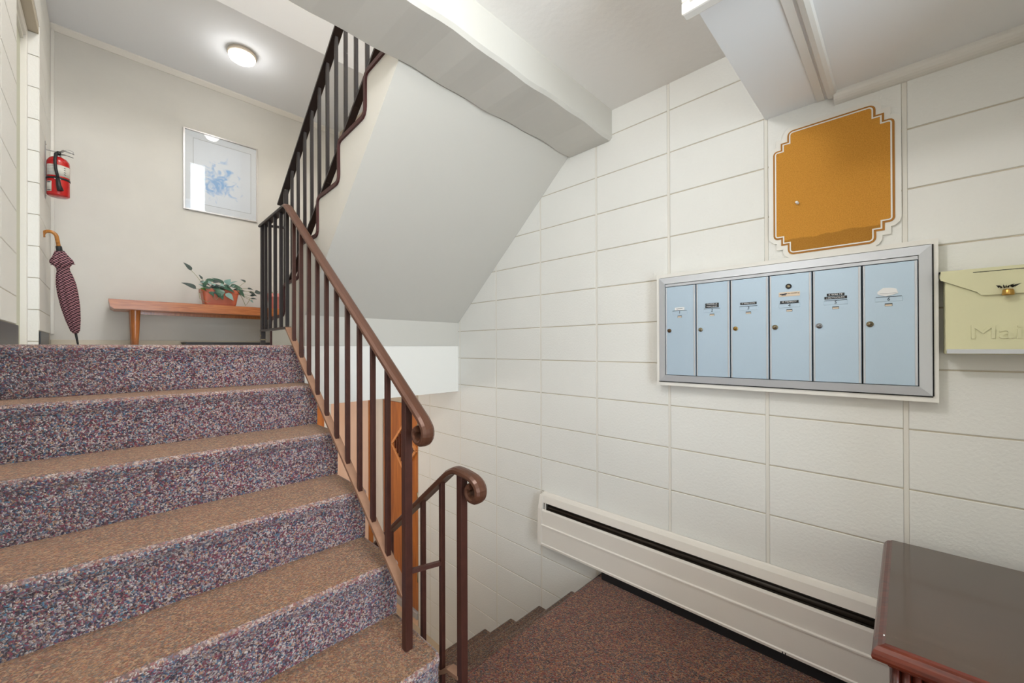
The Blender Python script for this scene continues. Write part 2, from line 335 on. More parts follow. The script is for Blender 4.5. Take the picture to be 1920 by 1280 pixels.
# plaster beam carrying the upper floor, its lower arris slightly wavy
g = G(); n = 48; vs = []; fs = []
for i in range(n + 1):
    x = XL - .2 + (XR + .4 - XL) * i / n; wob = .004 * math.sin(x * 9) + .003 * math.sin(x * 23 + 1)
    for p in ((1.118, 1.41), (1.118, 1.127 + wob), (1.131, 1.114 + wob), (1.395, 1.113 + wob), (1.407, 1.122 + wob), (1.407, 1.41)): vs.append((x, p[0], p[1]))
for i in range(n):
    for j in range(6): fs.append((i * 6 + j, i * 6 + (j + 1) % 6, i * 6 + 6 + (j + 1) % 6, i * 6 + 6 + j))
fs += [tuple(range(6)), tuple(n * 6 + j for j in range(6))]
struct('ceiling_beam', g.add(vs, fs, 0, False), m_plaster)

D0, D1, DT, DB = 3.035, 3.665, -.50, -2.31            # basement door in the right wall
g = G()
bx = XR + .0035
g.box(bx, XR + .2, -1.0, D0, BZ, 4.1).box(bx, XR + .2, D0, D1, DT, 4.1).box(bx, XR + .2, D0, D1, BZ, DB).box(bx, XR + .2, D1, YB + .2, BZ, 4.1)
wr = struct('wall_right', g, m_gap)
def block_mesh(w_, h_, t=.012):
    return G().box(-t, 0, -w_ / 2, w_ / 2, -h_ / 2, h_ / 2, bev=.0024, seg=2)
BW, BH = .4064, .2032
def add_blocks(wall, cells, normal=1, wj=.013, hj=.0045):
    """cells: (x, yc, zc, width, height): painted blocks standing proud of the joints; shared meshes"""
    off = BASE[wall.name]; cache = {}
    for x, yc, zc, w_, h_ in cells:
        k = (round(w_, 3), round(h_, 3))
        if k not in cache:
            g = block_mesh(w_ - wj, h_ - hj); me = bpy.data.meshes.new('block'); me.from_pydata(g.v, [], g.f); me.materials.append(m_block); cache[k] = me
        o = bpy.data.objects.new('block', cache[k]); COL.objects.link(o); o.parent = wall
        o.location = (x - off.x, yc - off.y, zc - off.z + 0.0)
        if normal < 0: pass
        o.rotation_euler = (0, 0, PI if normal > 0 else 0)
def fl(y):   # visible foot of the right wall
    if y < 1.15: return FZ
    return max(FZ - .183 - (y - 1.40) * .79, BZ)
cells = []
y0, z0 = .0002, -.0771
for k in range(-1, 8):
    ya, yb = y0 + BW * k, y0 + BW * (k + 1)
    w_ = BW
    if k == 7: yb = D0 - .006; w_ = yb - ya
    for r in range(-7, 13):
        zt = z0 - BH * r; zb = zt - BH
        if zt < fl(yb) - .02: continue
        if r == -7:
            if yb < .41 or ya > 1.42: continue
            cells.append((XR, (ya + yb) / 2, (zb + 1.276) / 2 , w_, 1.276 - zb)); continue
        cells.append((XR, (ya + yb) / 2, (zt + zb) / 2, w_, BH))
add_blocks(wr, cells)
# smooth painted upright mortar strips of the stack bond
for k in range(-1, 8):
    y = y0 + BW * k
    build('mortar_joint', G().box(XR + .0012, XR + .006, y - .006, y + .006, max(fl(y + .1), BZ) - .02, 1.27), m_mortar, wr)

g = G()
O0, O1, OT = 3.035, 3.968, 2.03                       # doorway in the left wall
lx = XL - .0035
for a in ((-1.8, O0, BZ, 4.1), (O1, YB + .2, -.333, 4.1), (O0, O1, OT, 4.1), (O0, O1, -.333, LZ)):
    g.box(XL - .2, lx, a[0] + (.0 if a[0] != O1 else .0035), a[1], a[2], a[3])
wl = struct('wall_left', g, m_gap)
cells = []; zl0 = 1.27
for r in range(-6, 7):
    zt = zl0 - BH * r; zb = zt - BH
    if zt > 2.51: zt = 2.51
    for k in range(1, 5):      # the same wall running on towards the entry
        if zt <= 1.28 or k == 1: cells.append((XL, 1.816 - .406 * (k - .5), (zt + zb) / 2, .406, zt - zb))
    if zb < .12: zb = .12
    if zt - zb < .03: continue
    h_ = zt - zb; zc = (zt + zb) / 2
    for a, b in ((1.816, 2.222), (2.222, 2.628), (2.628, 3.035)): cells.append((XL, (a + b) / 2, zc, b - a, h_))
    if zb > OT - .05: cells.append((XL, 3.30, zc, .53, h_)); cells.append((XL, 3.766, zc, .404, h_))
    cells.append((XL, 4.172, zc, .406, h_)); cells.append((XL, 4.5375, zc, .325, h_))
# the returned block ends on the far jamb of the doorway
cells += [(XL, 2.019, -.016, .406, .272), (XL, 2.33, -.016, .20, .272)]
off = BASE[wl.name]
for r in range(7, 12):
    zb = zl0 - BH * (r + 1)
    for k in range(1, 5): cells.append((XL, 1.816 - .406 * (k - .5), zb + BH / 2, .406, BH))
    if r < 10: cells.append((XL, 2.019, zb + BH / 2, .406, BH)); cells.append((XL, 2.33, zb + BH / 2, .20, BH))
for r in range(-4, 7):
    zt = min(zl0 - BH * r, OT - .003); zb = max(zl0 - BH * (r + 1), .02)
    if zt - zb < .03: continue
    build('jamb_block', G().box(XL - .075, XL - .003, O1 - .003, O1 + .01, zb + .002, zt - .002, bev=.002), m_block, wl)
add_blocks(wl, cells, normal=-1, wj=.006)
struct('wall_back', G().box(XL - .2, XR + .2, YB, YB + .2, -.333, 4.1), m_vinyl)
struct('wall_front', G().box(XL - .2, -.2, -1.8, -1.66, FZ, 1.28).box(.82, 1.3, -1.8, -1.66, FZ, 1.28).box(-.2, .82, -1.8, -1.66, .92, 1.28)
       .box(1.08, 1.2, -1.66, -.56, FZ, 1.28).box(1.08, XR + .2, -.68, -.56, FZ, 1.28), m_white)  # alcove partition out of view, drawn forward to block daylight from the alcove
wd = struct('door_4', G().box(-.2, .82, -1.76, -1.70, FZ, -1.05).box(-.2, .82, -1.76, -1.70, .80, .92).box(-.2, -.1, -1.76, -1.70, -1.05, .80).box(.72, .82, -1.76, -1.70, -1.05, .80), m_alum)
build('pane', G().box(-.1, .72, -1.735, -1.728, -1.05, .80), MATS['glass'], wd)
# upstairs front wall with a stepped glass-block window
gx0, gx1 = .895, 1.335
g = G().box(XL - .2, gx0, -.4, -.2, 1.41, 4.1).box(gx1, XR + .2, -.4, -.2, 1.41, 4.1).box(gx0, gx1, -.4, -.2, 3.51, 4.1).box(gx0, gx1, -.4, -.2, 1.41, 1.99).box(gx0, gx0 + .22, -.4, -.2, 2.81, 3.51)
struct('wall_front_upper', g, m_white)
ww = struct('window_1', G().box(gx0, gx1, -.36, -.30, 1.99, 3.51), m_mortargl)
for r in range(7):
    for c in range(2):
        za = 3.50 - .215 * (r + 1)
        if c == 0 and za > 2.62: continue
        xa = gx0 + .22 * c
        build('glass_block', G().box(xa + .011, xa + .209, -.30, -.215, za + .011, za + .204, bev=.01), MATS['glassblock'], ww)
# basement end wall and its closet doors
g = G().box(.2, .9, 3.84, 4.0, BZ, -.33).box(1.42, 1.48, 3.84, 4.0, BZ, -.33).box(1.895, XR + .2, 3.84, 4.0, BZ, -.33).box(.9, 1.9, 3.90, 4.0, BZ, -.33)
struct('wall_basement', g, m_white)
struct('wall_basement_side', G().box(.2, .3, 2.64, 4.0, BZ, -.333), m_white)
d = struct('door_3', G().box(.90, 1.42, 3.845, 3.89, BZ, -.42), m_door)
d = struct('door_5', G().box(1.48, 1.845, 3.842, 3.89, BZ, -.42), m_doorp); build('door_stile', G().box(1.846, 1.895, 3.838, 3.89, BZ, -.42), m_door, d)
# varnished door in the right wall with a carved diamond
dr = struct('door_2', G().box(XR + .008, XR + .05, D0 + .004, D1 - .004, DB + .01, DT - .005), m_door)
build('threshold', G().box(XR - .012, XR + .06, D0, D1, DB - .055, DB + .005, bev=.006), m_alum, dr)
build('door_plinth', G().box(XR - .003, XR + .05, D0, D1, BZ, DB - .055), m_doorp, dr)
cy, cz, hw, hh = 3.262, -.90, .205, .20
g = G()
dp = [(cy + hw, cz), (cy, cz + hh), (cy - hw, cz), (cy, cz - hh)]
for i in range(4):
    a, b = dp[i], dp[(i + 1) % 4]; g.sweep([(XR + .002, a[0], a[1]), (XR + .002, b[0], b[1])], [(-.014, -.011), (.014, -.011), (.014, .011), (-.014, .011)], up=(1, 0, 0))
build('diamond_frame', g, wood('diamond_wood', (206, 130, 70), (232, 164, 104), .35), dr)
for i in range(9):
    t = -.16 + .04 * i; e = .145 * (1 - abs(t) / .2) + .02
    build('slat', G().box(XR - .004, XR + .009, cy + t - .010, cy + t + .010, cz - e, cz + e), m_mahog, dr)
for z in (-.7, -1.3, -2.0): build('hinge', G().tube([(XR + .004, D0 + .006, z - .04), (XR + .004, D0 + .006, z + .04)], .006), m_nickel, dr)
struct('trim_6', G().box(XR - .004, XR + .01, D1 + .004, 3.838, BZ, -.335), m_white)
# doorway in the left wall: frame and closed pale door
fr = struct('door_1', G().box(XL - .10, XL - .075, O0 + .05, O1 - .045, LZ, OT - .06), m_greendoor)
build('door_jamb', G().box(XL - .10, XL - .048, O1 - .045, O1 - .004, LZ, OT - .004, bev=.004), m_white, fr)
build('door_jamb', G().box(XL - .10, XL - .048, O0, O0 + .045, LZ, OT - .004, bev=.004), m_white, fr)
build('door_header', G().box(XL - .10, XL - .048, O0 + .045, O1 - .045, OT - .06, OT - .004, bev=.004), m_white, fr)
build('door_stop', G().box(XL - .075, XL - .062, O0 + .045, O1 - .045, OT - .085, OT - .06), m_trimw, fr)

# trims and bases
def cove(r0, y): return [(y, 0)]
struct('trim_1', G().prism([(YB, 2.51), (YB, 2.468), (YB - .008, 2.468), (YB - .020, 2.482), (YB - .034, 2.498), (YB - .036, 2.51)], 'x', XL, XR), m_white)
struct('trim_2', G().box(XL, XL + .020, YB - .22 + .195, YB, .117, 2.47, bev=.003), m_trimw)
struct('baseboard_left', G().box(XL - .001, XL + .005, -1.6, 2.49, FZ, FZ + .1).box(XL - .001, XL + .006, 2.55, O0 - .002, LZ, .116, bev=.002), m_cove)
struct('baseboard_left.001', G().box(XL - .001, XL + .006, O1 + .004, 4.50, LZ, .117, bev=.002), m_cove)
struct('baseboard_back', G().box(XL, XR, YB - .012, YB, LZ, .075, bev=.003), mat('base_beige', (206, 196, 178), .5))
# alcove: quarter round along the wall, batten across its ceiling, casing of its dropped header
qr = [(0, 0), (0, -.036)] + [(-.036 * math.sin(a), -.036 * math.cos(a)) for a in [PI / 2 * i / 6 for i in range(1, 7)]]
struct('trim_3', G().prism([(XR + p[0], .934 + p[1]) for p in qr], 'y', -.56, .185), m_trimw)
struct('trim_4', G().prism([(.175, .934), (.179, .925), (.190, .921), (.203, .925), (.207, .934)], 'x', 1.10, XR - .01, bev=0).box(1.10, XR - .004, .213, .236, .930, .934), m_trimw)
g = G().box(1.062, 1.092, -.56, .418, .872, .905, bev=.005).box(1.062, 1.092, .385, .418, .905, 1.274, bev=.005)
t5 = struct('trim_5', g, m_white)
build('header_panel', G().box(1.074, 1.09, -.56, .386, .903, 1.274), m_panel, t5)
build('casing_bead', G().box(1.056, 1.064, -.56, .395, .894, .902, bev=.002), m_trimw, t5)

# ------------------------------------------------------------------ staircases
def step_mesh(x0, x1, yf, yb, zb, zt, rc, over=.017, corner=True):
    """carpeted step: plan with a rounded outer corner, soft nosing; slot 0 riser, slot 1 tread"""
    def outline(ins, sd=None):
        sd = ins if sd is None else sd
        pts = [(x0, yb), (x0, yf + ins)]
        n = 8
        if corner:
            r = max(rc - ins, .004); cx, cy_ = x1 - sd - r, yf + ins + r
            for i in range(n + 1):
                a = -PI / 2 + PI / 2 * i / n; pts.append((cx + r * math.cos(a), cy_ + r * math.sin(a)))
            pts.append((x1 - sd, yb))
        else:
            pts += [(x1, yf + ins), (x1, yb)]
        return pts
    rn = .018
    rings = [(zb, over + .004), (zt - .060, over), (zt - .046, over * .9), (zt - .036, .004), (zt - rn, 0)]
    rings += [(zt - rn + rn * math.sin(a), rn - rn * math.cos(a)) for a in [PI / 2 * i / 5 for i in range(1, 6)]]
    g = G(); vs = []; n = len(outline(0))
    for k, (z, ins) in enumerate(rings): vs += [(x, y, z) for x, y in outline(ins, ins if k > 3 else .002)]
    o = len(g.v); g.v += vs
    for k in range(len(rings) - 1):
        for j in range(n - 1):
            g.f.append([k * n + j, k * n + j + 1, (k + 1) * n + j + 1, (k + 1) * n + j]); g.m.append(0 if k < 4 else 2 if 4 < k < 8 else 1 if k >= 8 else 0); g.sm.append(True)
        g.f.append([k * n + n - 1, k * n, (k + 1) * n, (k + 1) * n + n - 1]); g.m.append(0); g.sm.append(False)
    g.f.append([(len(rings) - 1) * n + j for j in range(n)]); g.m.append(1); g.sm.append(False)
    return g
XS = .80
FR = [2.44, 2.235, 1.965, 1.67, 1.40, 1.105]
st = thing('staircase', 'carpeted flight of wide steps at the left rising to the landing', 'staircase', (.25, 1.8, FZ))
for k, yf in enumerate(FR):
    zt = LZ - .209 * k + (.0 if k else .004); zb = max(zt - .212, FZ)
    yb = 2.63 if k == 0 else FR[k - 1] + .03
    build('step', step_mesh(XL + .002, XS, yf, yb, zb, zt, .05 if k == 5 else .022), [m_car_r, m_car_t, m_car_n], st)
sp = [(2.62, BZ), (2.62, -.21)]
for k in range(1, 6): sp += [(FR[k] + (.12 if k < 5 else .06), LZ - .209 * k - .214 + .209), (FR[k] + (.12 if k < 5 else .06), LZ - .209 * k - .214)]
sp[2] = (FR[1] + .12, -.21); sp += [(FR[5] + .06, BZ)]
g = G().prism(sp, 'x', XL + .003, XS - .006)
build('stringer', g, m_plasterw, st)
# lower flight going down along the block wall
sd = thing('staircase', 'narrow carpeted flight going down to the basement along the block wall', 'staircase', (1.35, 1.7, BZ))
lowy = [1.205, 1.405, 1.655, 1.905, 2.165, 2.42]
for k, yb in enumerate(lowy):
    zt = FZ if k == 0 else FZ - .183 - .197 * (k - 1)
    ya = 1.06 if k == 0 else lowy[k - 1] - .04
    gg = step_mesh(XS + .005, XR - .001, -yb, -ya, zt - .22, zt, .05, over=.02, corner=False)
    gg.v = [(x, -y, z) for x, y, z in gg.v]
    build('step', gg, [m_car_d, m_car_d if k else m_car_f, m_car_d if k else m_car_f], sd)
g = G().prism([(1.06, FZ - .2), (1.12, FZ - .2), (2.40, BZ + .06), (2.40, BZ), (1.06, BZ)], 'x', XS, XR - .002)
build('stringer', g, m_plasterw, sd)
# upper flight over it, plaster soffit
su = thing('staircase', 'plastered underside of the upper flight with dark red carpet edge', 'staircase', (1.35, 2.4, LZ))
prof = [(3.113, LZ), (3.112, .207), (2.825, .219), (2.828, .407), (2.552, .420), (2.535, .425), (2.513, .612), (2.247, .612), (2.25, .808), (1.97, .815), (1.973, 1.012), (1.686, 1.025), (1.686, 1.205), (1.408, 1.22), (1.408, 1.40)]
body = prof + [(1.407, 1.118), (2.456, .192), (2.456, LZ)]
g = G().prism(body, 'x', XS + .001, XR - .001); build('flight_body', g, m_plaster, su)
def rounded(P, r, n=4):
    out = [P[0]]
    for i in range(1, len(P) - 1):
        p = Vector(P[i]); a = (Vector(P[i - 1]) - p); b = (Vector(P[i + 1]) - p); t = min(r, a.length * .45, b.length * .45)
        A = p + a.normalized() * t; B = p + b.normalized() * t
        for k in range(n + 1):
            s = k / n; out.append(tuple(A * (1 - s) ** 2 + p * 2 * s * (1 - s) + B * s * s))
    return out + [P[-1]]
zig = [(3.113, LZ), (3.112, .207), (2.825, .217), (2.828, .407), (2.552, .420), (2.513, .612), (2.247, .612), (2.25, .808), (1.97, .815), (1.973, 1.012), (1.686, 1.025), (1.686, 1.205), (1.409, 1.22)]
g = G().sweep([(XS - .002, y, z) for y, z in rounded(zig, .035)], [(-.006, -.007), (.007, -.007), (.007, .012), (-.006, .012)])
build('carpet_edging', g, m_redtrim, su)
for k in range(1, 7):
    a, b = prof[min(2 * k - 1, 13)], None
ups = [(3.112, 2.81, .207), (2.826, 2.54, .414), (2.53, 2.24, .612), (2.249, 1.96, .812), (1.972, 1.68, 1.02), (1.686, 1.41, 1.212)]
for yf, yb, zt in ups:
    gg = step_mesh(XS + .010, XR - .002, -yf - .012, -yb, zt - .045, zt + .012, .03, over=.012, corner=False)
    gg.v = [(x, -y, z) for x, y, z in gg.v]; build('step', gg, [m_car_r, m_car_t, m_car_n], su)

# ------------------------------------------------------------------ railings
SQ = lambda a: [(-a, -a), (a, -a), (a, a), (-a, a)]
CAP = [(-.020, -.002), (-.024, .004), (-.022, .012), (-.013, .018), (0, .0195), (.013, .018), (.022, .012), (.024, .004), (.020, -.002)]
BARS = [(-.016, -.006), (.016, -.006), (.016, .006), (-.016, .006)]
def bar(x, y, z0_, z1_, a): return G().box(x - a, x + a, y - a, y + a, z0_, z1_, bev=.0015, seg=1)
XN = .725; XU_ = .835
ra = thing('stair_railing', 'brown iron railing with scroll end on the left flight', 'railing', (XN, 1.8, LZ - 1.045))
def hz(y): return .806 - (2.51 - y) * .753           # underside of the sloping handrail
def bz(y): return .118 - (2.49 - y) * .772
curl = []
for i in range(15):
    a = math.radians(130 - i * 29); r = .028 * (1 - i / 21); curl.append((1.142 - math.cos(a) * -r, hz(1.14) - .030 + math.sin(a) * r))
curl = [(1.128, hz(1.128)), (1.112, hz(1.112) - .004), (1.102, hz(1.112) - .017), (1.101, hz(1.112) - .034), (1.109, hz(1.112) - .049), (1.124, hz(1.112) - .056), (1.139, hz(1.112) - .051), (1.147, hz(1.112) - .038), (1.143, hz(1.112) - .026), (1.133, hz(1.112) - .024)]
path = [(XN, 3.03, .800), (XN, 2.535, .806), (XN, 2.50, hz(2.50)), (XN, 1.30, hz(1.30))] + [(XN, y, z) for y, z in rounded(curl, .008, 2)]
CAPF = [(a, -b) for a, b in CAP][::-1]
build('handrail', G().sweep(path[:2] + [(XN, 2.515, .806)], CAPF), m_irond, ra)
build('handrail', G().sweep([(XN, 2.52, .8065)] + path[2:], CAPF), m_iront, ra)
build('bottom_rail', G().sweep([(XN, 3.02, .118), (XN, 2.492, .118)], BARS), m_irond, ra)
build('bottom_rail', G().sweep([(XN, 2.50, .120), (XN, 1.235, bz(1.235))], BARS), m_barw, ra)
for y in [2.395 - .1155 * i for i in range(10)]: build('baluster', bar(XN, y, bz(y) - .012, hz(y) + .004, .0088), m_iron, ra)
for y in (2.51, 2.625, 2.74, 2.855, 2.945): build('baluster', bar(XN, y, .112, .806, .0085), m_irond, ra)
build('newel_post', bar(XN, 1.222, LZ - .209 * 5, hz(1.222) + .004, .0135), m_iron, ra)
build('landing_post', bar(XN, 3.015, LZ, .80, .0125), m_irond, ra)
build('screw_plate', G().lathe((XN - .0125, 3.015, .085), [(.007, 0), (.006, .003), (.001, .004)], n=10, axis=(-.75, -.66, 0)).box(XN - .015, XN + .015, 3.0, 3.03, .055, .062), m_nickel, ra)
build('tie_bar', G().sweep([(XN, 2.945, .795), (XU_, 2.91, .795)], SQ(.007), up=(0, 0, 1)), m_irond, ra)
build('tie_bar', G().sweep([(XN, 1.222, -.768), (.845, 1.188, -.768)], SQ(.007), up=(0, 0, 1)), m_iron, ra)

ru = thing('stair_railing', 'dark iron railing climbing the upper flight towards the ceiling', 'railing', (.835, 2.3, LZ))
XU = .835
uz = lambda y: .992 + (3.007 - y) * .676
ub = lambda y: .738 + (2.412 - y) * .735
build('handrail', G().sweep([(XU, 3.03, uz(3.03)), (XU, .75, uz(.75))], [(-.021, -.006), (.021, -.006), (.021, .007), (-.021, .007)]), m_irond, ru)
build('bottom_rail', G().sweep([(XU, 2.91, ub(2.91)), (XU, 1.36, ub(1.36))], BARS), m_irond, ru)
for i in range(13):
    y = 2.792 - .1168 * i; build('baluster', bar(XU, y, ub(y) - .004, uz(y), .0082), m_irond, ru)
build('newel_post', bar(XU, 2.919, LZ, uz(2.919), .0125), m_irond, ru)

XD = .845
rd = thing('stair_railing', 'short brown iron railing with scroll end beside the basement steps', 'railing', (XD, 1.07, FZ))
lz_ = lambda y: -.434 - (y - 1.125) * .80
c0 = (1.055, -.428)
curl = [(1.135, lz_(1.135)), (1.10, -.424), (1.05, -.426), (1.012, -.432), (.990, -.443), (.980, -.460), (.983, -.478), (.997, -.489), (1.014, -.487), (1.024, -.474), (1.020, -.461), (1.008, -.458)]
path = [(XD, 2.35, lz_(2.35))] + [(XD, y, z) for y, z in rounded(curl, .010, 2)]
build('handrail', G().sweep(path, [(a, -b) for a, b in CAP][::-1]), m_iront, rd)
build('newel_post', bar(XD, 1.072, FZ, -.428, .0135), m_iron, rd)
for i in range(10):
    y = 1.187 + .122 * i; build('baluster', bar(XD, y, lz_(y) - .68 if i else -1.20, lz_(y) + .004, .0085), m_iron, rd)
build('bottom_rail', G().sweep([(XD, 1.08, -1.112), (XD, 1.14, -1.12), (XD, 1.20, -1.165), (XD, 2.3, -2.045)], BARS), m_barw, rd)

# ------------------------------------------------------------------ mailbox bank
XF = 1.855
mb = thing('mailbox_bank', 'six-door aluminium mailbox bank in a white frame on the block wall', 'mailboxes', (XR, .39, -.18))
Y0, Y1, Z0, Z1 = -.075, .850, -.179, .345
def ring(y0_, y1_, z0_, z1_, wd, x0, x1, bev=0):
    g = G()
    o = [(y0_, z0_), (y1_, z0_), (y1_, z1_), (y0_, z1_)]; i_ = [(y0_ + wd, z0_ + wd), (y1_ - wd, z0_ + wd), (y1_ - wd, z1_ - wd), (y0_ + wd, z1_ - wd)]
    return [G().prism([o[k], o[(k + 1) % 4], i_[(k + 1) % 4], i_[k]], 'x', x0, x1) for k in range(4)]
for g in ring(Y0, Y1, Z0, Z1, .016, XF - .0, XR - .001): build('wooden_frame', g, m_white, mb)
oy0, oy1, oz0, oz1 = -.061, .838, -.159, .327
iy0, iy1, iz0, iz1 = -.031, .808, -.130, .297
O = [(oy0, oz0), (oy1, oz0), (oy1, oz1), (oy0, oz1)]; I = [(iy0, iz0), (iy1, iz0), (iy1, iz1), (iy0, iz1)]
for k in range(4):
    q = [O[k], O[(k + 1) % 4], I[(k + 1) % 4], I[k]]; g = G()
    # each mitred length: bevelled face falling to the outside
    vs = [(XF - .002, *q[0]), (XF - .002, *q[1]), (XF - .007, *q[2]), (XF - .007, *q[3]), (XF + .02, *q[0]), (XF + .02, *q[1]), (XF + .02, *q[2]), (XF + .02, *q[3])]
    g.add(vs, [(0, 1, 2, 3), (4, 7, 6, 5), (0, 4, 5, 1), (1, 5, 6, 2), (2, 6, 7, 3), (3, 7, 4, 0)])
    build('frame_rail', g, m_alum, mb)
build('back_box', G().box(XF + .006, XR - .002, oy0 + .002, oy1 - .002, oz0 + .002, oz1 - .002), m_dark, mb)
build('top_strip', G().box(XF - .003, XF + .01, iy0 + .001, iy1 - .001, .2835, .2955, bev=.001), m_alum, mb)
build('frame_bead', G().box(Y0 and XF - .004, XF + .004, oy0 - .001, oy1 + .001, oz0 - .0035, oz0 - .0005).box(XF - .004, XF + .004, oy0 - .0035, oy0 - .0005, oz0, oz1), m_dark, mb)
ed = [.808, .668, .528, .387, .248, .108, -.031]
lockm = [m_bronze, m_nickel, m_brass, m_nickel, m_steel, m_nickel]
names = [None, [('CAMEILLE', .1835 + .0035), ('MARCHIND', .1835 - .0065)], [('F WILLSON', .1795)], [('M YEARLEY', .174)], [('E WALTE', .189), ('J REYNOLDS', .178)], None]
for i in range(6):
    a, b = ed[i] - .0022, ed[i + 1] + .0022
    c = (ed[i] + ed[i + 1]) / 2 + .002
    dr_ = build('mailbox_door', G().box(XF - .004, XF + .008, b, a, -.128, .281, bev=.0012), m_mdoor, mb)
    build('edge_fold', G().box(XF - .0062, XF - .003, b + .001, b + .0075, -.127, .280, bev=.001), m_alum, dr_)
    build('edge_fold', G().box(XF - .0056, XF - .003, a - .006, a - .001, -.127, .280, bev=.001), m_alum, dr_)
    ly = ed[i] - .0205
    r = .0098 if i > 2 else .0088
    lk = build('lock', G().lathe((XF - .004, ly, .0775), [(r, 0), (r, .004), (r * .86, .006), (r * .62, .0062), (r * .6, .0075), (.001, .0076)], n=18, axis=(-1, 0, 0)), lockm[i], dr_)
    build('keyhole', G().box(XF - .0122, XF - .0110, ly - .0060, ly + .0005, .0762, .0788), m_dark, dr_)
    sy = c
    build('peep_slot', G().box(XF - .0046, XF - .003, sy - .0095, sy + .0095, .1365, .1455), m_dark, dr_)
    build('slot_paper', G().box(XF - .0050, XF - .004, sy - .0085, sy + .0088, .1372, .1425), m_tag, dr_)
    build('card_holder', G().box(XF - .0052, XF - .003, c - .034, c + .034, .152, .1675, bev=.0008), m_mdoor, dr_)
    build('card_lip', G().box(XF - .0062, XF - .0035, c - .032, c + .032, .1675, .1688), m_ink, dr_)
    text('number', str(i + 1), dr_, m_ink, (XF - .0056, c - .0, .1602), WX, WY, .0165, shear=.1)
    if names[i]:
        for s, z in names[i]:
            wd = .0047 * len(s) + .009
            tp = build('name_tape', G().box(XF - .0056, XF - .003, c - wd / 2 - .004, c + wd / 2 + .004, z - .0050, z + .0046), m_tape, dr_)
            text('tape_lettering', s, dr_, m_paper, (XF - .0060, c, z - .0002), WX, WY, .0078, width=wd * .92)
    if i == 0:
        build('name_card', G().box(XF - .0055, XF - .003, c - .022, c + .022, .1705, .1835, bev=.0006), m_paper, dr_)
        g = G().sweep([(XF - .0058, c + .014 - .028 * k / 14, .1765 + .0012 * math.sin(k * 1.9) + k * .0001) for k in range(15)], SQ(.0007)); build('handwriting', g, m_ink, dr_)
    if i == 3:
        tg = build('address_sticker', G().box(XF - .0055, XF - .003, c - .034, c + .034, .1955, .2125), m_tag, dr_)
        g = G().box(XF - .0059, XF - .0052, c + .014, c + .031, .2035, .2065).box(XF - .0059, XF - .0052, c + .010, c + .025, .2003, .2032).box(XF - .0059, XF - .0052, c + .007, c + .015, .204, .208)
        build('sticker_emblem', g, m_ink, dr_); build('sticker_dot', G().lathe((XF - .0054, c - .030, .2055), [(.0016, 0), (.0014, .0006)], n=8, axis=(-1, 0, 0)), m_ink, dr_)
        text('sticker_lettering', 'NEIL STEWART', dr_, m_bronze, (XF - .0058, c - .010, .2062), WX, WY, .0046, width=.031)
        build('sticker_line', G().box(XF - .0058, XF - .0053, c - .026, c + .004, .2018, .2024).box(XF - .0058, XF - .0053, c - .024, c + .004, .1992, .1997), m_tag if False else m_lampring, dr_)
        build('master_lock', G().lathe((XF - .004, c + .002, .234), [(.0098, 0), (.0098, .003), (.0075, .0042), (.0070, .0036)], n=20, axis=(-1, 0, 0)), m_tape, dr_)
        build('master_cylinder', G().lathe((XF - .0072, c + .002, .234), [(.0062, 0), (.0058, .0012), (.001, .0013)], n=14, axis=(-1, 0, 0)).box(XF - .0095, XF - .0083, c + .0008, c + .0032, .2305, .2375), m_nickel, dr_)
    if i == 5:
        pts = [(-.031, -.004), (-.026, .012), (-.010, .017), (.012, .018), (.020, .012), (.029, .004), (.029, -.004), (.018, -.010), (.004, -.014), (-.014, -.010)]
        build('torn_label', G().prism([(c + .003 + p[0] * .85, .1825 + p[1] * .9) for p in pts], 'x', XF - .0066, XF - .004), m_paper, dr_)
        build('label_fold', G().box(XF - .0072, XF - .006, c - .020, c + .022, .1790, .1802), m_matbevel, dr_)

# ------------------------------------------------------------------ cork board
cb = thing('cork_board', 'cork notice board with stepped corners above the mailbox bank', 'notice board', (XR, .2, .35))
CU = [(.066, 0), (.060, .0015), (.053, .006), (.049, .013), (.048, .020), (.048, .040), (.026, .040), (.026, .066), (.014, .066), (.007, .068), (.002, .073), (0, .080)]
ya, yb, za, zb = .024, .379, .364, .852
def outline():
    P = []
    P += [(ya + u, zb - v) for u, v in CU]            # towards the camera side, top
    P += [(ya + u, za + v) for u, v in CU[::-1]]
    P += [(yb - u, za + v) for u, v in CU]
    P += [(yb - u, zb - v) for u, v in CU[::-1]]
    return P
def inset(P, d):
    n = len(P); out = []
    for i in range(n):
        p0, p, p1 = Vector(P[i - 1]), Vector(P[i]), Vector(P[(i + 1) % n]); a = (p - p0).normalized(); b = (p1 - p).normalized()
        na, nb = Vector((-a.y, a.x)), Vector((-b.y, b.x)); m_ = (na + nb); m_ = m_.normalized() if m_.length > 1e-6 else na
        k = 1 / max(.45, m_.dot(na)); out.append(tuple(p + m_ * d * k))
    return out
OL = outline()
def strip(P, Q, x0, x1):
    g = G(); n = len(P); vs = [(x0, *p) for p in P] + [(x0, *q) for q in Q] + [(x1, *p) for p in P] + [(x1, *q) for q in Q]; fs = []
    for i in range(n):
        j = (i + 1) % n; fs += [(i, j, n + j, n + i), (2 * n + i, 2 * n + j, j, i), (n + i, n + j, 3 * n + j, 3 * n + i)]
    return g.add(vs, fs)
sgn = 1 if inset(OL, .01)[5][0] > OL[5][0] else -1
big = inset(OL, -.016 * sgn)
build('backing_plate', G().prism(big, 'x', XR - .008, XR - .001), m_white, cb)
build('cork_border', G().prism(OL, 'x', XR - .0105, XR - .008), MATS['cork_edge'], cb)
build('cork_sheet', G().prism(inset(OL, .0065 * sgn), 'x', XR - .0115, XR - .0103), MATS['cork'], cb)
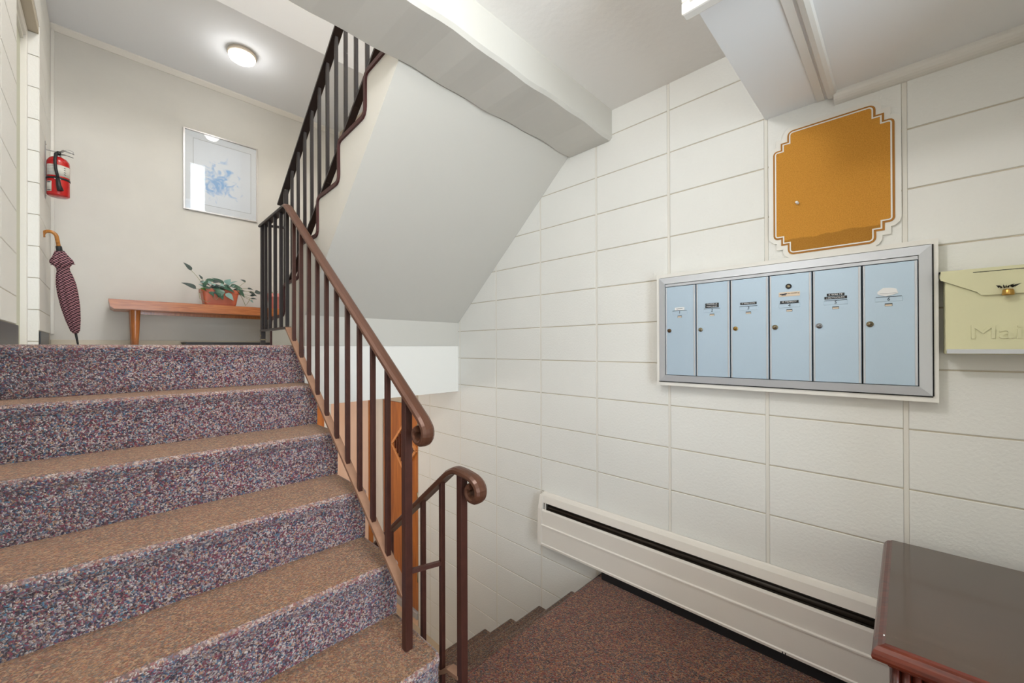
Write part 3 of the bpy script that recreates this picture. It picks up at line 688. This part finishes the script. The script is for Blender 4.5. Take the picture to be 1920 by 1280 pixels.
build('white_line', strip(inset(OL, .0062 * sgn), inset(OL, .0105 * sgn), XR - .0122, XR - .0112), m_white, cb)
pp = build('push_pin', G().lathe((XR - .0115, .296, .558), [(.001, 0), (.0012, .006), (.005, .006), (.0052, .008), (.003, .010), (.0032, .017), (.0048, .019), (.004, .021), (.001, .0215)], n=12, axis=(-1, .15, .1)), m_paper, None,
           'white push pin stuck in the lower left of the cork board', 'push pin')

# ------------------------------------------------------------------ pale yellow letter box
XM = 1.800
lb = thing('letter_box', 'pale yellow metal letter box lettered Mail beside the mailbox bank', 'letter box', (XR, -.28, -.03))
my0, my1 = -.475, -.087
g = G().prism([(XR - .002, -.024), (XM + .010, -.024), (XM, -.014), (XM, .196), (XM + .02, .218), (XR - .002, .222)], 'y', my0, my1, bev=.0015)
build('box_body', g, m_yel, lb)
build('foot_strip', G().box(XM - .0012, XM + .006, my0 + .002, my1 - .002, -.022, -.0085, bev=.0008), m_alum, lb)
lx_ = XM - .006
pl = [(my1 + .010, .228), (my1 + .010, .201), (my1 - .062, .160), (my1 - .070, .149), (my0 + .070, .149), (my0 + .062, .160), (my0 - .010, .201), (my0 - .010, .228)]
g = G().prism(pl, 'x', lx_ - .002, lx_ + .0015)
g.prism([(lx_ - .002, .228), (lx_ + .0015, .222), (XR - .004, .232), (XR - .004, .240)], 'y', my0 - .010, my1 + .010)
build('lid', g, m_yel, lb)
build('lid_end', G().prism([(lx_, .2), (lx_, .228), (XR - .004, .24), (XR - .004, .226), (lx_ + .03, .207)], 'y', my1 + .008, my1 + .010), m_yel, lb)
build('letter_slot', G().box(lx_ - .0028, lx_ - .001, my0 + .06, -.142, .2165, .2182), m_dark, lb)
text('embossed_lettering', 'Mail', lb, m_yel, (XM - .0005, -.192, .040), WX, WY, .058, depth=.003, width=.108)
bl = thing('bell_knob', 'tiny brass bell tied with a dark sprig on the letter box lid', 'bell', (lx_ - .012, -.206, .148))
build('bell', G().lathe((lx_ - .014, -.206, .144), [(.011, 0), (.0118, .002), (.0112, .008), (.0108, .014), (.009, .017), (.001, .0175)], n=18), m_brass, bl)
for i in range(12):
    a = i * 2.4; y = -.206 + .017 * math.cos(a) * (1 if i % 2 else .6); z = .168 + .008 * math.sin(a * 1.3)
    build('sprig_leaf', G().add([(lx_ - .012, y, z), (lx_ - .016, y + .004, z + .003), (lx_ - .012, y + .009 * math.cos(a), z + .006), (lx_ - .009, y + .003, z - .003), (lx_ - .0125, y + .004, z + .0002)], [(0, 1, 4), (1, 2, 4), (2, 3, 4), (3, 0, 4)]), m_black, bl)

# ------------------------------------------------------------------ baseboard heater
hb = thing('baseboard_heater', 'long cream hydronic baseboard heater along the foot of the block wall', 'heater', (XR, .4, -1.19))
hy0, hy1 = -.55, 1.600; XH = 1.840
build('top_cover', G().prism([(XR - .001, -.888), (XR - .006, -.884), (XR - .012, -.890), (XH + .024, -.898), (XH + .016, -.936), (XH + .020, -.938), (XH + .034, -.905), (XR - .001, -.900)], 'y', hy0, hy1 - .03), m_heat, hb)
build('back_panel', G().box(XR - .006, XR - .001, hy0, hy1, -1.18, -.89), m_heat, hb)
build('damper', G().prism([(XR - .01, -.925), (XH + .035, -.935), (XH + .022, -.985), (XH + .03, -.99), (XR - .01, -.94)], 'y', hy0, hy1 - .055), m_fin, hb)
build('heating_pipe', G().tube([(XH + .035, hy0, -.962), (XH + .035, hy1 - .06, -.962)], .014), m_fin, hb)
build('front_panel', G().prism([(XH + .012, -.972), (XH + .008, -.972), (XH + .004, -.982), (XH + .0035, -1.060), (XH - .003, -1.064), (XH - .003, -1.070), (XH + .001, -1.072), (XH + .001, -1.172), (XH - .003, -1.176), (XH - .002, -1.186), (XH + .02, -1.186), (XH + .02, -1.18), (XH + .006, -1.178), (XH + .006, -1.07), (XH + .010, -1.06)], 'y', hy0, hy1 - .03), m_heat, hb)
build('end_cap', G().prism([(XR - .001, -.886), (XH + .022, -.896), (XH + .010, -.940), (XH + .002, -.972), (XH - .001, -1.06), (XH - .004, -1.186), (XR - .001, -1.186)], 'y', hy1 - .034, hy1, bev=.003), m_heat, hb)
build('bracket', G().box(XH + .014, XH + .02, 1.548, 1.553, -.985, -.925), m_heat, hb)
build('heater_foot', G().box(XR - .03, XR - .002, -.5, 1.15, -1.232, -1.187), m_dark, hb)
build('floor_gap', G().box(XH + .012, XH + .02, -.5, 1.16, -1.234, -1.19), m_black, hb)
for y in (.335, .345): build('clip', G().box(XH - .0045, XH - .002, y - .0015, y + .0015, -1.186, -1.178), m_dark, hb)

# ------------------------------------------------------------------ low dresser
ds = thing('dresser', 'low dark mahogany cabinet with moulded top in front of the heater', 'cabinet', (1.48, -.37, FZ))
dz = -.636; dx0, dx1, dy0, dy1 = 1.152, 1.815, -.55, .056
g = G(); rings = [(0.0, .022), (-.003, .017), (-.005, .010), (-.012, .004), (-.020, .001), (-.027, 0), (-.033, .002), (-.037, .008), (-.040, .018)]
for k, (dz_, ins) in enumerate(rings):
    g.v += [(dx0 + ins, dy0 + ins, dz + dz_), (dx1, dy0 + ins, dz + dz_), (dx1, dy1 - ins, dz + dz_), (dx0 + ins, dy1 - ins, dz + dz_)]
for k in range(len(rings) - 1):
    for j in range(4): g.f.append([4 * k + j, 4 * k + (j + 1) % 4, 4 * k + 4 + (j + 1) % 4, 4 * k + 4 + j]); g.m.append(1); g.sm.append(False)
g.f += [[0, 1, 2, 3], [32, 33, 34, 35]]; g.m += [0, 1]; g.sm += [False, False]
build('top', g, [m_mahtop, m_mahog], ds)
bx0, by1 = dx0 + .032, dy1 - .028
build('carcass', G().box(bx0 + .012, dx1 - .005, dy0 + .03, by1, FZ + .05, dz - .04), m_mahog, ds)
build('base_plinth', G().box(bx0 - .006, dx1 - .005, dy0 + .02, by1 + .006, FZ, FZ + .07, bev=.006), m_mahog, ds)
for i in range(5):
    y = by1 - .009 - .0165 * i
    build('reed', G().tube([(bx0 + .010, y, FZ + .075), (bx0 + .010, y, dz - .052)], .0078, n=8), m_mahog, ds)
build('top_moulding', G().box(bx0 - .002, dx1 - .006, dy0 + .025, by1 + .004, dz - .054, dz - .040, bev=.004), m_mahog, ds)
for i in range(2):
    ya_, yb_ = by1 - .096 - .235 * i - .225, by1 - .096 - .235 * i
    dd = build('cabinet_door', G().box(bx0 + .002, bx0 + .014, ya_, yb_, FZ + .08, dz - .06, bev=.003), m_mahog, ds)
    build('raised_panel', G().box(bx0 - .003, bx0 + .004, ya_ + .05, yb_ - .05, FZ + .13, dz - .11, bev=.004), m_mahog, dd)
    build('knob', G().lathe((bx0 + .002, ya_ + .02 if i == 0 else yb_ - .02, -.9), [(.005, 0), (.005, .010), (.012, .016), (.010, .022), (.001, .024)], n=14, axis=(-1, 0, 0)), m_brass, dd)
build('paint_chip', G().box(dx0 + .052, dx0 + .057, dy1 - .022, dy1 - .018, dz - .0045, dz - .001), m_paper, ds)

# ------------------------------------------------------------------ bench and its plants
bn = thing('bench', 'long low teak bench with tapered legs against the beige wall', 'bench', (.92, 4.5, LZ))
bt = .386
pb = [(.012, bt), (1.82, bt), (1.80, bt - .058), (1.78, bt - .075), (.045, bt - .075), (.022, bt - .058)]
build('plank', G().prism(pb, 'y', 4.33, 4.66, bev=.003), m_teak, bn)
for x, y in ((.165, 4.42), (1.66, 4.42), (.165, 4.60), (1.66, 4.60)):
    build('leg', G().lathe((x, y, LZ), [(.021, 0), (.024, .08), (.033, bt - LZ - .078), (.033, bt - LZ - .072)], n=20), m_teakd, bn)
build('stretcher', G().box(.15, 1.68, 4.50, 4.53, bt - .10, bt - .07), m_teakd, bn)

pt = thing('potted_plant', 'trailing pothos in a rectangular terracotta planter on the bench', 'plant', (.725, 4.47, bt))
pz = bt + .002
def planter(x0, x1, y0_, y1_, z0_, z1_, tap):
    b = bmesh.new(); R = []
    lv = [(z0_, tap, 0), (z0_ + .012, tap * .95, 0), (z0_ + .013, tap * .85, 0), (z1_ - .034, .010, 0), (z1_ - .033, .002, 0), (z1_ - .004, 0, 0), (z1_, .003, 0), (z1_ - .001, .010, 0), (z1_ - .02, .014, 0)]
    for z, t, _ in lv:
        r = .02; pts = []
        for cx_, cy_, a0 in ((x1 - t - r, y1_ - t * .6 - r, 0), (x0 + t + r, y1_ - t * .6 - r, 90), (x0 + t + r, y0_ + t * .6 + r, 180), (x1 - t - r, y0_ + t * .6 + r, 270)):
            for k in range(4):
                a = math.radians(a0 + 30 * k); pts.append((cx_ + r * math.cos(a), cy_ + r * math.sin(a), z))
        R.append([b.verts.new(p) for p in pts])
    for k in range(len(R) - 1):
        n = len(R[k])
        for j in range(n): b.faces.new((R[k][j], R[k][(j + 1) % n], R[k + 1][(j + 1) % n], R[k + 1][j]))
    b.faces.new(R[0]); top = b.faces.new(R[-1])
    return b
build('planter_pot', G().bm(planter(.585, .872, 4.385, 4.555, pz, pz + .148, .030)), m_terra, pt)
build('soil', G().box(.605, .852, 4.405, 4.535, pz + .11, pz + .132), m_soil, pt)
def leaf(c, L_, W_, d, nrm, cup=.15, n=7):
    """pointed heart-shaped leaf from its stem end c along d"""
    d = Vector(d).normalized(); nrm = Vector(nrm); nrm = (nrm - d * nrm.dot(d)).normalized(); s = d.cross(nrm); c = Vector(c); vs = []; fs = []
    for i in range(n + 1):
        t = i / n; wv = W_ * (math.sin(PI * min(1, t ** .62)) ** .9 if 0 < t < 1 else 0); p = c + d * L_ * t - nrm * L_ * .35 * t * t
        vs += [p - s * wv + nrm * wv * cup * 1.5, p, p + s * wv + nrm * wv * cup * 1.5]
    k = len(vs)
    for i in range(n):
        a = 3 * i; fs += [(a, a + 1, a + 4, a + 3), (a + 1, a + 2, a + 5, a + 4)]
    vs2 = [Vector(v) - nrm * .0008 for v in vs]; fs2 = [tuple(reversed([q + k for q in f])) for f in fs]
    return G().add(vs + vs2, fs + fs2, 0, True)
def stem(a, b, sag=.0):
    a, b = Vector(a), Vector(b); m_ = (a + b) / 2 + Vector((0, -.01, sag))
    P = [a * (1 - t) ** 2 + m_ * 2 * t * (1 - t) + b * t * t for t in [i / 6 for i in range(7)]]
    return G().tube(P, .0018, n=5)
# leaves as seen: (x, z above bench, y, direction, length, half width, material)
root_ = (.72, 4.47, pz + .135)
LV = [(.525, .300, 4.46, (-.45, 0, .85), .085, .020, m_leafd), (.555, .140, 4.43, (-.75, -.1, .55), .105, .026, m_leafd), (.60, .232, 4.45, (-.35, 0, .9), .045, .010, m_leafd),
      (.62, .225, 4.44, (.9, -.1, .12), .125, .020, m_leaf), (.58, .205, 4.43, (.95, -.1, -.1), .080, .018, m_leafd), (.76, .205, 4.45, (-.75, 0, .68), .10, .022, m_leaf),
      (.77, .20, 4.40, (.2, -.5, .6), .055, .030, m_leafl), (.795, .18, 4.39, (.2, -.8, .2), .055, .034, m_leafl), (.755, .18, 4.40, (-.5, -.6, .2), .05, .024, m_leafl),
      (.80, .190, 4.42, (.97, -.1, .05), .10, .026, m_leaf), (.77, .150, 4.40, (-.95, -.2, .25), .12, .026, m_leaf), (.74, .165, 4.37, (.9, -.3, -.2), .09, .024, m_leaf),
      (.715, .145, 4.365, (-.1, -.45, -.85), .075, .036, m_leaf), (.70, .120, 4.355, (.55, -.3, -.75), .075, .028, m_leaf), (.755, .110, 4.36, (.75, -.3, -.5), .080, .032, m_leafl),
      (.83, .160, 4.42, (.9, -.2, -.35), .095, .030, m_leafd), (.845, .165, 4.40, (.8, -.2, -.6), .095, .026, m_leaf), (.865, .150, 4.41, (.95, 0, .3), .05, .014, m_leafd),
      (.93, .245, 4.46, (-.6, 0, .5), .045, .014, m_leafd), (.945, .185, 4.46, (.9, 0, .1), .05, .012, m_leafd), (.955, .155, 4.45, (.8, 0, -.25), .075, .018, m_leafd),
      (1.00, .150, 4.44, (.95, 0, .15), .07, .028, m_leafd), (.965, .115, 4.45, (.85, 0, .4), .06, .014, m_leafd), (.97, .090, 4.45, (.9, 0, .2), .055, .010, m_leafd), (.965, .075, 4.45, (.6, 0, -.3), .035, .014, m_leafl),
      (.60, .150, 4.40, (.5, -.6, .1), .06, .022, m_leaf), (.64, .115, 4.36, (.5, -.5, -.5), .05, .020, m_leaf), (.655, .170, 4.40, (.7, -.4, .3), .07, .016, m_leafd), (.62, .128, 4.385, (-.5, -.5, .3), .05, .020, mat('leaf_bright', (84, 120, 48), .4)),
      (.69, .155, 4.40, (-.8, -.2, .1), .07, .016, m_leafd), (.665, .112, 4.36, (.9, -.3, -.15), .05, .018, m_leafd)]
rl = random.Random(5)
for i in range(16):
    a = rl.uniform(-.9, .9); LV.append((rl.uniform(.60, .86), rl.uniform(.145, .215), rl.uniform(4.38, 4.46), (a, -.35, rl.uniform(-.3, .5)), rl.uniform(.05, .085), rl.uniform(.013, .024), rl.choice((m_leaf, m_leafd, m_leafd, m_leafl))))
for x, z, y, d_, L_, W_, m_ in LV:
    lf = build('leaf', leaf((x, y, bt + z), L_, W_, d_, (.1, -.75, .66)), m_, pt)
    tgt = (x, y, bt + z); a = (min(max(x, .63), .84), 4.45, pz + .13)
    build('stem', stem(a, tgt, .03 if z > .14 else .01), m_stem, pt)
for P in ([(.62, 4.40, .14), (.57, 4.385, .10), (.575, 4.375, .05), (.625, 4.37, .022), (.645, 4.37, .035)], [(.70, 4.37, .13), (.71, 4.355, .08), (.685, 4.35, .048), (.665, 4.352, .06), (.67, 4.36, .10)], [(.86, 4.42, .15), (.90, 4.43, .08), (.925, 4.44, .02), (.945, 4.45, .05), (.965, 4.45, .09)]):
    build('vine', G().tube([(x, y, bt + z) for x, y, z in rounded(P, .03, 3)] if False else [(x, y, bt + z) for x, y, z in P], .0022, n=5), m_stem, pt)
p2 = thing('potted_plant', 'small pink flower pot on the bench behind the railing', 'plant', (1.20, 4.46, bt))
g = G().lathe((1.185, 4.46, pz), [(.056, 0), (.060, .004), (.073, .112), (.079, .112), (.082, .116), (.083, .15), (.080, .152), (.074, .148), (.072, .13)], n=28); build('flower_pot', g, m_pink, p2)
build('soil', G().lathe((1.185, 4.46, pz + .115), [(.070, 0), (.070, .012), (.001, .015)], n=20), m_soil, p2)
for i in range(6):
    a = i * 1.1; build('sprout', G().tube([(1.185 + .02 * math.cos(a), 4.46 + .02 * math.sin(a), pz + .125), (1.185 + .04 * math.cos(a), 4.46 + .03 * math.sin(a), pz + .175), (1.185 + .065 * math.cos(a), 4.46 + .05 * math.sin(a), pz + .18 + .01 * math.sin(i * 2))], .0025, n=5), m_stem, p2)

# ------------------------------------------------------------------ boot tray under the bench
tr = build('boot_tray', G().prism([(.47, .058), (.50, LZ + .001), (1.60, LZ + .001), (1.63, .058), (1.62, .060), (1.595, .022), (.505, .022), (.48, .060)], 'y', 4.36, 4.64)
           .prism([(.47, .058), (.50, LZ + .001), (1.60, LZ + .001), (1.63, .058)], 'y', 4.35, 4.362).prism([(.47, .058), (.50, LZ + .001), (1.60, LZ + .001), (1.63, .058)], 'y', 4.638, 4.65), m_black, None, 'black rubber boot tray on the landing floor under the bench', 'tray')

# ------------------------------------------------------------------ framed print
pf = thing('framed_picture', 'pale blue watercolour in a silver frame on the beige wall', 'picture', (.788, YB, 1.28))
px0, px1, pz0, pz1 = .494, 1.081, 1.279, 2.026
def framebar(q): return G().prism(q, 'y', YB - .022, YB - .002, bev=.003)
fw_ = .012
O = [(px0, pz0), (px1, pz0), (px1, pz1), (px0, pz1)]; I = [(px0 + fw_, pz0 + fw_), (px1 - fw_, pz0 + fw_), (px1 - fw_, pz1 - fw_), (px0 + fw_, pz1 - fw_)]
for k in range(4): build('frame_side', framebar([O[k], O[(k + 1) % 4], I[(k + 1) % 4], I[k]]), m_silver, pf)
mx0, mx1, mz0, mz1 = px0 + .075, px1 - .06, pz0 + .078, pz1 - .075
build('mat_board', G().box(px0 + .01, px1 - .01, YB - .010, YB - .004, pz0 + .01, pz1 - .01), m_mat_board, pf)
for q in ((mx0 - .004, mx1 + .004, mz1, mz1 + .004), (mx0 - .004, mx1 + .004, mz0 - .004, mz0), (mx0 - .004, mx0, mz0, mz1), (mx1, mx1 + .004, mz0, mz1)):
    build('mat_bevel', G().box(q[0], q[1], YB - .0108, YB - .009, q[2], q[3]), m_matbevel, pf)
build('print', G().box(mx0, mx1, YB - .0104, YB - .009, mz0, mz1), MATS['art'], pf)
build('glass_pane', G().box(px0 + .008, px1 - .008, YB - .0175, YB - .0155, pz0 + .008, pz1 - .008), MATS['glass'], pf)

# ------------------------------------------------------------------ fire extinguisher on the left wall
ex = thing('fire_extinguisher', 'red fire extinguisher hung in the corner by the doorway', 'fire extinguisher', (-.238, 4.30, 1.09))
ec = (-.238, 4.30)
build('cylinder', G().lathe((*ec, 1.085), [(.046, 0), (.055, .006), (.0565, .014), (.0565, .235), (.054, .250), (.044, .268), (.026, .280), (.018, .284)], n=28), m_red, ex)
def band(r, z0_, z1_, a0, a1, n=12):
    g = G(); vs = []
    for i in range(n + 1):
        a = math.radians(a0 + (a1 - a0) * i / n)
        for rr, z in ((r, z0_), (r, z1_), (r - .002, z1_), (r - .002, z0_)): vs.append((ec[0] + rr * math.cos(a), ec[1] + rr * math.sin(a), z))
    fs = []
    for i in range(n):
        for j in range(4): fs.append((4 * i + j, 4 * i + (j + 1) % 4, 4 * i + 4 + (j + 1) % 4, 4 * i + 4 + j))
    return g.add(vs, fs, 0, True)
lbq = build('instruction_label', band(.0576, 1.222, 1.298, 205, 345), m_label, ex)
for i in range(6): build('label_line', band(.0580, 1.230 + .0105 * i, 1.2325 + .0105 * i, 212, 262, 6), m_matbevel, ex)
for i in range(4): build('label_line', band(.0580, 1.236 + .015 * i, 1.240 + .015 * i, 300, 312, 4), m_ink, ex)
build('inspection_label', band(.0577, 1.108, 1.178, 205, 240, 6), m_label, ex)
for z in (1.113, 1.169): build('label_mark', band(.0581, z, z + .005, 210, 234, 4), m_ink, ex)
build('strap', band(.0588, 1.198, 1.212, 100, 380, 26), m_black, ex)
build('valve', G().lathe((*ec, 1.366), [(.016, 0), (.018, .008), (.013, .012), (.013, .034), (.009, .036)], n=16), m_steel, ex)
build('lever', G().sweep([(ec[0] + .01, ec[1] - .005, 1.405), (ec[0] + .03, ec[1] - .03, 1.415), (ec[0] + .075, ec[1] - .055, 1.395)], [(-.008, -.002), (.008, -.002), (.008, .002), (-.008, .002)], up=(.6, .8, 0)), m_steel, ex)
build('carry_handle', G().sweep([(ec[0] + .01, ec[1] - .005, 1.388), (ec[0] + .035, ec[1] - .03, 1.385), (ec[0] + .07, ec[1] - .05, 1.372)], [(-.008, -.002), (.008, -.002), (.008, .002), (-.008, .002)], up=(.6, .8, 0)), m_steel, ex)
build('pull_ring', G().tube([(ec[0] + .055 + .02 * math.cos(a), ec[1] - .05, 1.408 + .011 * math.sin(a)) for a in [2 * PI * i / 14 for i in range(15)]], .0016, n=6), m_steel, ex)
build('gauge', G().lathe((ec[0] + .002, ec[1] - .014, 1.392), [(.013, 0), (.013, .008), (.001, .0085)], n=16, axis=(0, -1, 0)), m_tape, ex)
hp = [(ec[0] - .004, ec[1] - .016, 1.392), (ec[0] - .010, ec[1] - .048, 1.375), (ec[0] - .012, ec[1] - .066, 1.32), (ec[0] - .008, ec[1] - .068, 1.26), (ec[0] + .002, ec[1] - .068, 1.205)]
build('hose', G().tube(hp, .0085, n=10), m_black, ex)
build('nozzle', G().tube([(ec[0] + .001, ec[1] - .068, 1.20), (ec[0] + .006, ec[1] - .070, 1.15), (ec[0] + .014, ec[1] - .072, 1.115)], .01, n=12, rs=[.010, .013, .017]), m_black, ex)
build('clip_band', band(.0596, 1.194, 1.199, 255, 285, 6), m_paper, ex)
build('wall_bracket', G().box(XL + .001, XL + .004, 4.285, 4.315, 1.06, 1.46, bev=.0012).box(XL + .001, ec[0] - .012, 4.293, 4.307, 1.402, 1.406), m_steel, ex)
for z in (1.08, 1.44): build('bracket_screw', G().lathe((XL + .004, 4.30, z), [(.005, 0), (.004, .002), (.001, .0025)], n=8, axis=(1, 0, 0)), m_nickel, ex)

# ------------------------------------------------------------------ umbrella leaning in the corner
um = thing('umbrella', 'folded red tartan umbrella with cane handle leaning in the corner', 'umbrella', (-.145, 4.42, LZ))
A = Vector((-.145, 4.42, LZ + .004)); B = Vector((-.231, 4.20, .716)); dirU = (B - A).normalized(); Lu = (B - A).length
def on(t): return A + dirU * t
build('ferrule', G().tube([on(0), on(.03), on(.115)], .006, rs=[.0045, .006, .0075]), m_black, um)
cl = G().lathe(A + dirU * .105, [(.012, 0), (.022, .02), (.034, .10), (.043, .20), (.046, .30), (.044, .37), (.036, .43), (.028, .462), (.026, .475), (.034, .492), (.052, .520), (.050, .535), (.036, .56), (.026, .585), (.02, .60)], n=48, axis=dirU, flute=.13, nf=8)
build('canopy', cl, MATS['tartan'], um)
for i in range(5):
    a = i * 1.26 + .4; u = dirU.orthogonal().normalized(); v = dirU.cross(u); p = on(.105 + .53) + (u * math.cos(a) + v * math.sin(a)) * .044
    build('canopy_fold', G().add([on(.105 + .565) + (u * math.cos(a) + v * math.sin(a)) * .02, p + v * .012, p + (u * math.cos(a) + v * math.sin(a)) * .02 - dirU * .025, p - v * .012, p - dirU * .02], [(0, 1, 2), (0, 2, 3), (1, 4, 2), (2, 4, 3), (0, 3, 4), (0, 4, 1)]), MATS['tartan'], um)
build('tie_strap', G().lathe(on(.105 + .455), [(.032, 0), (.033, .006), (.033, .02), (.031, .026)], n=24, axis=dirU), MATS['tartan'], um)
build('collar', G().tube([on(.685), on(.70), on(.735), on(.74)], .012, rs=[.012, .0165, .0155, .012]), m_black, um)
side = Vector((-1, .35, 0)); side = (side - dirU * side.dot(dirU)).normalized(); r = .034
pts = [on(.735), on(.765), on(.79)] + [on(.80) + side * r + (-side * math.cos(a) + dirU * math.sin(a)) * r for a in [math.radians(t) for t in range(0, 205, 15)]]
build('cane_handle', G().tube(pts, .011, n=12), m_cane, um)

# ------------------------------------------------------------------ ceiling lamps
def flush_lamp(label, x, y, z, r, mg):
    t = thing('ceiling_lamp', label, 'lamp', (x, y, z))
    build('lamp_base', G().lathe((x, y, z - .032), [(r * .93, 0), (r, .004), (r, .014), (r * .96, .017), (r * .96, .031), (r * .9, .0315)], n=36), m_lampring, t)
    build('lamp_shade', G().lathe((x, y, z - .034), [(r * .92, 0), (r * .93, -.008), (r * .86, -.026), (r * .66, -.040), (r * .35, -.047), (.004, -.049)], n=36), mg, t)
flush_lamp('lit white flush ceiling lamp above the landing', .81, 4.0, 2.51, .105, m_bulb)
flush_lamp('white flush ceiling lamp over the entry floor', .20, .66, 1.272, .10, m_bulb2)
flush_lamp('white flush ceiling lamp in the basement under the landing', .62, 3.2, -.335, .10, m_bulb2)
